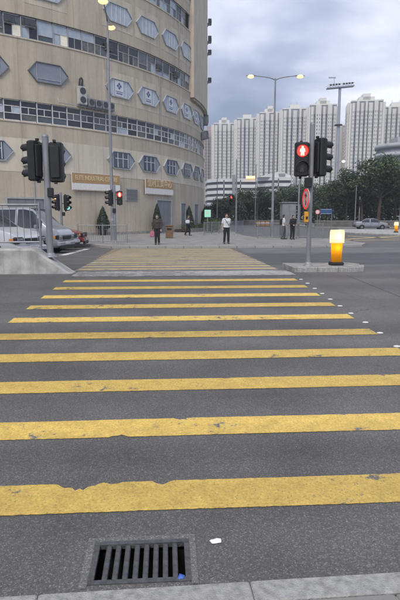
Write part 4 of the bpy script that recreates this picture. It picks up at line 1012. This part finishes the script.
# signs on the right, in front of the trees
Ys = 74; bsn = thing('direction_sign', 'blue direction sign on two posts before the trees', 'sign', (gx(325.5, Ys), Ys, 0))
zc = at(325, 211.5, Ys).z
for x in (-.85, .85): MB().tube((x, .05, 0), (x, .05, zc+.4), .05, n=8).build('post', 'steel_pole', bsn)
MB().bbox((0, 0, zc), (1.75, .05, .75), .01).build('board', 'sign_blue', bsn)
MB().box((0, -.028, zc+.3), (1.55, .006, .03)).build('border', 'sign_white', bsn); MB().box((0, -.028, zc-.3), (1.55, .006, .03)).build('border', 'sign_white', bsn)
rs = thing('round_sign', 'small round white sign left of the blue direction sign', 'sign', (gx(317, Ys-1), Ys-1, 0)); zc = at(317, 212, Ys-1).z
MB().tube((0, .04, 0), (0, .04, zc), .04, n=8).build('post', 'steel_pole', rs); MB().tube((0, 0, zc), (0, -.03, zc), .32, .32, 20, True, False).build('disc', 'sign_white', rs)
q = MB(); n = 20; q.add([v for i in range(n) for v in ((.315*math.cos(2*math.pi*i/n), -.034, zc+.315*math.sin(2*math.pi*i/n)), (.25*math.cos(2*math.pi*i/n), -.034, zc+.25*math.sin(2*math.pi*i/n)))], [(2*i, 2*((i+1) % n), 2*((i+1) % n)+1, 2*i+1) for i in range(n)]); q.build('ring', 'sign_red', rs)
s7 = signal('traffic_signal', 'pale signal pole before the trees left of the silver car', (gx(358.5, 72), 72, 0), at(358.5, 197, 72).z, .07); sig_head(s7, (0, -.2, at(358, 203, 72).z), R(20))
# work barriers far down the side road
for i, (px, Y) in enumerate(((258, 92), (262.5, 92.4), (267, 92))):
    o = thing('road_barrier', ('orange and cream road barrier far down the side road, left one', 'orange and cream road barrier far down the side road, middle one', 'orange and cream road barrier far down the side road, right one')[i], 'barrier', (gx(px, Y), Y, 0), .1*i)
    MB().plate([(-.35, 0), (.35, 0), (.3, .9), (-.3, .9)], -.2, .2).build('body', 'barrier_orange', o); MB().box((0, 0, .6), (.66, .42, .18)).build('band', 'sign_white', o); MB().box((0, 0, .05), (.8, .5, .1)).build('foot', 'bollard_base', o)
# low wall under the trees
def low_wall(a, b, h, label):
    a, b = Vector(a), Vector(b); L_ = (b-a).length; root = thing('low_wall', label, 'wall', (a.x, a.y, 0), math.atan2((b-a).y, (b-a).x))
    MB().box((L_/2, 0, h/2), (L_, .3, h)).build('wall_body', 'wall_low', root)
    n = max(1, round(L_/2.4)); cm = MB().bbox((0, 0, 0), (L_/n-.012, .4, .09), .012).mesh('coping', 'concrete')
    for i in range(n): link('coping', cm, root, (L_/n*(i+.5), 0, h+.045))
low_wall((23, 80), (75, 80), 1.0, 'long dark low wall under the trees behind the silver car')
low_wall((11.2, 112), (34, 106), .9, 'low wall at the foot of the trees beyond the side road')

# ------------------------------------------------------------------ vegetation
def leaves(m, c, rad, n, size, r, flat=1.0):
    for _ in range(n):
        d = V((r.gauss(0, 1), r.gauss(0, 1), r.gauss(0, 1)*flat))
        if d.length < .01: continue
        d.normalize(); p = V(c)+V((d.x*rad[0], d.y*rad[1], d.z*rad[2]))*(r.random()**.38)
        nn = (d+V((r.uniform(-.8, .8), r.uniform(-.8, .8), r.uniform(-.2, 1.1)))).normalized(); a = nn.orthogonal().normalized(); a = Matrix.Rotation(r.uniform(0, 6.28), 3, nn) @ a; b = nn.cross(a)
        s = size*r.uniform(.6, 1.3); m.add([p-a*s, p-b*s*.55+nn*s*.1, p+a*s, p+b*s*.55+nn*s*.1], [(0, 1, 2, 3)])
def tree_proto(seed, h, sp, leafmat, dens=1.0, low=.28):
    r = random.Random(seed); tr = MB(); cr_ = MB()
    top = V((r.uniform(-.4, .4), r.uniform(-.4, .4), h*.72)); pts = [V((0, 0, 0)), V((r.uniform(-.1, .1), 0, h*.2)), V((r.uniform(-.25, .25), .1, h*.42)), top]
    tr.path(pts, [.24, .18, .14, .05], 9)
    for i in range(11):
        t = r.uniform(low, .95); b0 = pts[1].lerp(pts[3], t); ang = i*2.4+r.uniform(-.4, .4); out_ = sp*r.uniform(.5, .95)*(1.15-.55*t)
        e_ = b0+V((math.cos(ang)*out_, math.sin(ang)*out_, h*r.uniform(.06, .22))); mid = b0.lerp(e_, .5)+V((0, 0, .2)); tr.path([b0, mid, e_], [.07, .05, .02], 6)
        for k in range(3):
            c = e_+V((r.uniform(-.7, .7), r.uniform(-.7, .7), r.uniform(-.5, .6)))
            rd = sp*r.uniform(.22, .4); leaves(cr_, c, (rd, rd, rd*.68), int(75*dens), .17, r)
    for k in range(6):
        c = top+V((r.uniform(-.9, .9), r.uniform(-.9, .9), r.uniform(-h*.12, h*.22))); rd = sp*r.uniform(.22, .38); leaves(cr_, c, (rd, rd, rd*.7), int(75*dens), .17, r)
    return tr.mesh('trunk', 'bark'), cr_.mesh('crown', leafmat)
protos = [tree_proto(21, 9.5, 3.6, 'leaf_dark', 1.1), tree_proto(22, 8.0, 3.2, 'leaf_mid'), tree_proto(23, 10.5, 3.4, 'leaf_blue', 1.1), tree_proto(24, 7.0, 3.4, 'leaf_dark', 1.2, .1), tree_proto(25, 9.0, 3.8, 'leaf_mid', 1.1)]
PH = [9.9, 8.3, 10.9, 7.3, 9.4]
ORD = ['first', 'second', 'third', 'fourth', 'fifth', 'sixth', 'seventh', 'eighth', 'ninth', 'tenth', 'eleventh', 'twelfth']
def tree(px, top, Y, k, label, group=None, sx=1.0):
    H = at(px, top, Y).z; s = H/PH[k]
    root = thing('tree', label, 'tree', (gx(px, Y), Y, .05), rnd.uniform(0, 6.28), group); root.scale = (s*sx, s*sx, s)
    link('trunk', protos[k][0], root); link('crown', protos[k][1], root)
big = [(346, 168, 88, 0, 'tall dark tree behind the thin pole left of the silver car'), (361, 156, 86, 2, 'tallest dark tree rising just left of the silver car'), (378, 150, 84, 4, 'broad leafy tree right above the silver car'), (394, 155, 87, 0, 'dark tree behind the glowing bollard at the right edge'), (408, 158, 84, 2, 'dark tree cut off by the right edge')]
for px, t_, Y, k, lb in big: tree(px, t_, Y, k, lb, sx=1.12)
for i, (px, t_, Y, k) in enumerate(((338, 178, 94, 1), (353, 180, 96, 3), (370, 176, 97, 3), (388, 176, 97, 1), (403, 178, 96, 3))):
    tree(px, t_, Y, k, 'shaded dark tree in the second row on the right, '+ORD[i]+' from left', 'second row of trees on the right', 1.25)
mid = [(240, 188, 118), (249, 191, 121), (257, 184, 116), (266, 190, 120), (274, 182, 117), (283, 185, 119), (291, 183, 114), (300, 187, 117), (308, 180, 112), (316, 183, 115), (324, 184, 110), (332, 181, 108)]
for i, (px, t_, Y) in enumerate(mid): tree(px, t_, Y, (1, 3, 0, 4, 2)[i % 5], 'dark green tree in the row beyond the side road, '+ORD[i]+' from left', 'trees beyond the side road', 1.15)
for i, (px, t_, Y) in enumerate(((213, 200, 96), (222, 197, 104), (231, 193, 110))): tree(px, t_, Y, (3, 1, 3)[i], ('bushy tree next to the corner of the round building', 'bushy tree behind the man in white shirt', 'bushy tree behind the dim red signal')[i], None, 1.2)
# understorey hedge
def hedge(label, a, b, h, d, n, size, mat='leaf_dark', name='hedge', z0=.0):
    r = random.Random(hash(label) % 1000 if False else len(label)*7); a, b = V(a), V(b); L_ = (b-a).length; root = thing(name, label, 'hedge', (a.x, a.y, z0), math.atan2((b-a).y, (b-a).x)); m = MB()
    for _ in range(n):
        p = V((r.uniform(0, L_), r.uniform(-d/2, d/2), (r.random()**.7)*h*r.uniform(.75, 1.05))); nn = V((r.gauss(0, 1), r.gauss(0, 1)-.4, r.gauss(.5, 1))).normalized(); x = nn.orthogonal().normalized(); x = Matrix.Rotation(r.uniform(0, 6.28), 3, nn) @ x; y = nn.cross(x); s = size*r.uniform(.6, 1.3)
        m.add([p-x*s, p-y*s*.6, p+x*s, p+y*s*.6], [(0, 1, 2, 3)])
    m.build('foliage', mat, root); m2 = MB(); k = .3
    while k < L_: m2.tube((k, 0, 0), (k+.05, 0, h*.7), .03, .015, 5); k += max(.5, L_/18)
    m2.build('stems', 'bark', root, kind='stuff')
hedge('dense dark undergrowth below the trees on the right', (24, 90, 0), (72, 92, 0), 5.0, 3.5, 9000, .24)
hedge('dense undergrowth below the trees beyond the side road', (11, 122, 0), (50, 114, 0), 5.2, 3.5, 8000, .27)
hedge('low green hedge running away beside the corner railing', (4.6, 52, 0), (6.6, 76, 0), 1.3, 1.6, 3600, .1, 'leaf_mid', z0=.12)
# planter along the wall
def ringpt(ang, r): return (BC[0]+r*math.cos(R(ang)), BC[1]+r*math.sin(R(ang)))
pl = thing('planter', 'low concrete planter with green shrubs along the curved wall', 'planter', (BC[0], BC[1], .12))
arc(MB(), 0, .38, -29.0, -8, BR+1.9, BR+1.75).build('front_wall', 'concrete', pl); arc(MB(), .1, .3, -28.9, -8.1, BR+1.74, BR+.15).build('soil', 'soil', pl)
m = MB(); r5 = random.Random(9)
for i in range(60):
    a_ = r5.uniform(-28.5, -8.5); rr = BR+r5.uniform(.4, 1.6); leaves(m, (rr*math.cos(R(a_)), rr*math.sin(R(a_)), .45+r5.uniform(0, .15)), (.4, .4, .3), 45, .06, r5)
m.build('shrubs', 'leaf_mid', pl)
def topiary(px, top, base_ang, r_off, hw, label, ang=None):
    x, y = ringpt(base_ang, BR+r_off); z0 = .12
    H = at(px, top, y).z-z0; root = thing('conical_tree', label, 'tree', (gx(px, y), y, z0)); r = random.Random(int(px))
    MB().lathe([(.0, 0), (.26, 0), (.34, .42), (.34, .46), (.3, .46), (.28, .4), (0, .4)], 16).build('pot', 'bollard_base', root)
    MB().tube((0, 0, .4), (0, 0, H*.85), .05, .015, 8).build('trunk', 'bark', root); m = MB()
    for _ in range(2600):
        t = r.random()**1.35; z = .55+(H-.6)*t; rad = hw*(1-t)**.7*(.35+.65*min(1, (t+.03)*9))*r.uniform(.86, 1.1)*math.sqrt(r.uniform(.25, 1)); a_ = r.uniform(0, 6.28)
        p = V((rad*math.cos(a_), rad*math.sin(a_), z)); nn = V((math.cos(a_), math.sin(a_), r.uniform(-.3, .9))).normalized(); u = V((0, 0, 1)).cross(nn).normalized(); w_ = nn.cross(u); s = r.uniform(.04, .09)
        u = u*math.cos(.5)+w_*r.uniform(-.5, .5); m.add([p-u*s*.6, p-w_*s, p+u*s*.6, p+w_*s*1.4], [(0, 1, 2, 3)])
    m.build('crown', 'leaf_conifer', root)
topiary(157.3, 203.5, -35.6, 1.0, .62, 'dark conical tree in a pot left of the grey double door')
topiary(189.2, 206, -22.5, 1.3, .72, 'dark conical tree behind the person beside the planter')
topiary(204.8, 207, -11, 1.3, 1.0, 'broad dark conical tree at the right corner of the round building')
topiary(103.2, 206.5, -46.3, 1.0, .75, 'dark conical tree in a pot below the English name board')

# ------------------------------------------------------------------ towers and distant buildings
def tower(px0, px1, top, Y, label, wall_='tower_white', rec='tower_grey', seed=0, roofs=((.3, .7, 4),), nb=5):
    r = random.Random(seed); x0, x1 = gx(px0, Y, 160), gx(px1, Y, 160); W_ = x1-x0; H = at((px0+px1)/2, top, Y).z; D_ = W_*.9
    rz = -math.atan2((x0+x1)/2, Y)*.6; root = thing('residential_tower', label, 'tower block', ((x0+x1)/2, Y+D_/2, 0), rz)
    MB().box((0, 0, H/2), (W_*.97, D_*.9, H)).build('core', rec, root)
    win = MB(); fins = MB(); fl = 2.85; nfl = int(H/fl)-1
    for face in range(4):
        ang = face*math.pi/2; Lf = W_ if face % 2 == 0 else D_; off = (D_*.9 if face % 2 == 0 else W_*.97)/2
        Mz = Matrix.Rotation(ang, 3, 'Z'); ws_ = [r.uniform(.7, 1.35) for _ in range(nb)]; cum = [sum(ws_[:q])*Lf/sum(ws_) for q in range(nb+1)]
        for i in range(nb):
            step = cum[i+1]-cum[i]; cx = -Lf/2+(cum[i]+cum[i+1])/2; bwid = step*r.uniform(.50, .72); pr_ = 2.6 if i % 2 else 1.5
            c = Mz @ V((cx, -off-pr_/2+.01, (H+(.0 if i % 2 else -1.2))/2)); fins.box(c, (bwid if face % 2 == 0 else pr_, pr_ if face % 2 == 0 else bwid, H+(.0 if i % 2 else -1.2)), 0)
            if face == 2: continue
            for k in range(1, nfl):
                z = k*fl
                for wx, ww in ((cx-bwid*.22, bwid*.17), (cx+bwid*.24, bwid*.13)):
                    c = Mz @ V((wx, -off-pr_-.02, z)); win.box(c, (ww if face % 2 == 0 else .06, .06 if face % 2 == 0 else ww, 1.5))
                gx_ = cx+step/2
                if i < nb-1:
                    c = Mz @ V((gx_, -off-.03, z)); ww = (step-bwid)*.86; win.box(c, (ww if face % 2 == 0 else .06, .06 if face % 2 == 0 else ww, 2.45))
    fins.build('bays', wall_, root, kind='stuff'); win.build('windows', 'tower_glass', root, kind='stuff')
    MB().box((0, 0, H+.6), (W_*1.0, D_*.95, 1.0)).build('parapet', wall_, root)
    for a, b, hh in roofs: MB().box(((a+b)/2*W_-W_/2, -.1, H+1.1+hh/2), ((b-a)*W_, D_*.5, hh)).build('roof_block', wall_, root)
    for a in (.35, .6): MB().tube(((a-.5)*W_, 0, H+1), ((a-.5)*W_, 0, H+7), .15, n=5).build('antenna', 'tower_grey', root)
TL = [(204, 214.5, 131, 520, 'narrow brownish tower right beside the round building', 'tower_pink', 'tower_beige', 4), (214.5, 235, 124, 500, 'pale tower, lowest and leftmost of the white row', 'tower_white', 'tower_grey', 5), (237.5, 258, 119, 480, 'pale tower left of the double street lamp', 'tower_white', 'tower_grey', 5), (260, 281.5, 113, 460, 'pale tower directly behind the double street lamp pole', 'tower_white', 'tower_grey', 5), (283.5, 308, 109, 445, 'pale tower between the street lamp and the right signal', 'tower_white', 'tower_grey', 5), (311, 337, 105, 430, 'pale tower behind the right signal heads', 'tower_white', 'tower_grey', 5), (342.5, 353, 126, 500, 'beige lower tower right of the floodlight mast', 'tower_beige', 'tower_grey', 4), (353, 383, 101, 400, 'large pale tower, tallest at the right', 'tower_white', 'tower_grey', 7), (385, 412, 107, 410, 'pale tower cut by the right edge', 'tower_white', 'tower_grey', 7)]
for i, (a, b, t_, Y, lb, wm, rm, nb_) in enumerate(TL): tower(a, b, t_, Y, lb, wm, rm, i+3, (((.25, .75, 3.2), (.38, .62, 5.5)) if i % 2 else ((.3, .7, 3.5),)), nb_)
# car park building
def banded(name, label, px0, px1, top, Y, n, slab, fl, chamfer, H=None, cat='building'):
    x0, x1 = gx(px0, Y, 190), gx(px1, Y, 190); W_ = x1-x0; H = at((px0+px1)/2, top, Y).z; root = thing(name, label, cat, (x0, Y, 0))
    poly = lambda o: [(chamfer-o*.4, -o), (W_+o, -o), (W_+o, 18), (-o, 18), (-o, 6-o*.4)]
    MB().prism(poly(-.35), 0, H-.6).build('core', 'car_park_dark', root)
    for k in range(n):
        z1 = H-k*fl; MB().prism(poly(0), z1-slab, z1).build('parapet', 'car_park_white', root)
    k = 2.0
    while k < W_:
        MB().box((k+chamfer, .2, (H-n*fl)/2+H/2-.3), (.4, .4, n*fl-.6)).build('column', 'tower_grey', root); k += 6.5
    return root, H, W_
cp, Hc, Wc = banded('car_park_building', 'white banded car park block behind the trees in the middle', 208.5, 256.5, 178.5, 205, 6, 1.25, 2.28, 4.0)
tw = MB().box((Wc*.52, -.6, Hc*.55), (1.1, 1.0, Hc*1.06)).build('stair_tower', 'tower_grey', cp)
MB().box((Wc*.87, -.25, Hc+.5), (3.4, .4, .8)).build('lit_sign', 'orange_light', cp)
cp2, H2, W2 = banded('white_block', 'white low block with sloping roof right of the car park', 259, 291, 177, 215, 6, 1.3, 2.4, 6.0)
MB().plate([(0, H2+.02), (W2, H2+.02), (W2, H2+.8), (W2*.75, H2+2.0), (W2*.6, H2+2.2), (W2*.2, H2+.9)], 1, 14).build('roof', 'car_park_white', cp2)
MB().box((W2*.72, .8, H2+1.0), (2.6, .5, .9)).build('roof_louvre', 'tower_grey', cp2)
# round balconied block at the right
Yr = 190; xr_ = gx(416, Yr, 160); Hr = at(400, 141, Yr).z; rb = thing('round_block', 'white block with curved balcony bands above the trees at the right edge', 'building', (xr_, Yr+12, 0))
MB().lathe([(9.2, 0), (9.2, Hr-.5), (0, Hr-.5)], 40).build('core', 'tower_grey', rb)
for k in range(8):
    z = Hr-k*3.3; MB().lathe([(9, z-1.5), (10.2, z-1.5), (10.2, z), (9, z)], 40).build('balcony', 'block_grey', rb)
for a_, k in ((-100, 1), (-112, 2), (-84, 2), (-125, 3)):
    MB().box((9.45*math.cos(R(a_)), 9.45*math.sin(R(a_)), Hr-k*3.3-2.2), (1.0, .8, .7), R(a_)).build('lit_window', 'glass_lit', rb)
MB().box((0, 0, Hr+1.2), (7, 7, 3)).build('roof_block', 'block_grey', rb)
# floodlight mast
Ym = 150; pt = at(340, 88, Ym); mast = thing('floodlight_mast', 'tall floodlight mast with a wide lamp platform above the towers', 'mast', (pt.x, Ym, 0)); Hm = pt.z
MB().tube((0, 0, 0), (0, 0, Hm), .62, .36, 14).build('column', 'mast_steel', mast)
zr = at(340, 125, Ym).z; MB().lathe([(.4, zr-.15), (1.1, zr-.15), (1.1, zr+.12), (.4, zr+.12)], 16).build('ring_platform', 'ac_dark', mast)
ptl = MB(); tl_ = Matrix.Rotation(R(-6), 3, 'Y')
ptl.box((.1, 0, Hm+.2), (7.6, 1.6, .34), tilt=tl_); ptl.build('platform', 'mast_steel', mast)
for sgn in (-1, 1): MB().box((.1, sgn*.9, Hm+1.0), (7.5, .06, .07), tilt=tl_).build('rail', 'mast_steel', mast)
fl_ = MB().bbox((0, 0, 0), (.55, .4, .42), .06).mesh('floodlight', 'ac_dark')
for i in range(8):
    x = -2.6+.8*i+(.4 if i > 3 else -.1); o = link('floodlight', fl_, mast, (x, -.3, Hm+1.0+x*.105)); o.rotation_euler = (R(25), 0, 0)
    MB().tube((x, .5, Hm+.5+x*.1), (x, .5, Hm+1.3+x*.1), .05, n=5).build('stanchion', 'mast_steel', mast)
MB().tube((-1.7, 0, Hm+.5), (-1.7, 0, Hm+2.7), .06, n=6).build('antenna', 'mast_steel', mast); MB().box((-2.3, 0, Hm+2.7), (2.0, .2, .3)).build('antenna_bar', 'mast_steel', mast)

# ------------------------------------------------------------------ haze
hm = bpy.data.materials.new('haze'); hm.use_nodes = True; ht = hm.node_tree; ht.nodes.remove(ht.nodes['Principled BSDF'])
pv = ht.nodes.new('ShaderNodeVolumePrincipled'); pv.inputs['Color'].default_value = (.80, .86, .95, 1); pv.inputs['Density'].default_value = .0007; pv.inputs['Anisotropy'].default_value = .2
ht.links.new(pv.outputs[0], ht.nodes['Material Output'].inputs['Volume'])
MATS['haze'] = hm
MB().box((0, 1050, 64), (3100, 3100, 131)).build('haze', 'haze', None, kind='stuff', label='thin pale haze over the whole scene', category='haze')
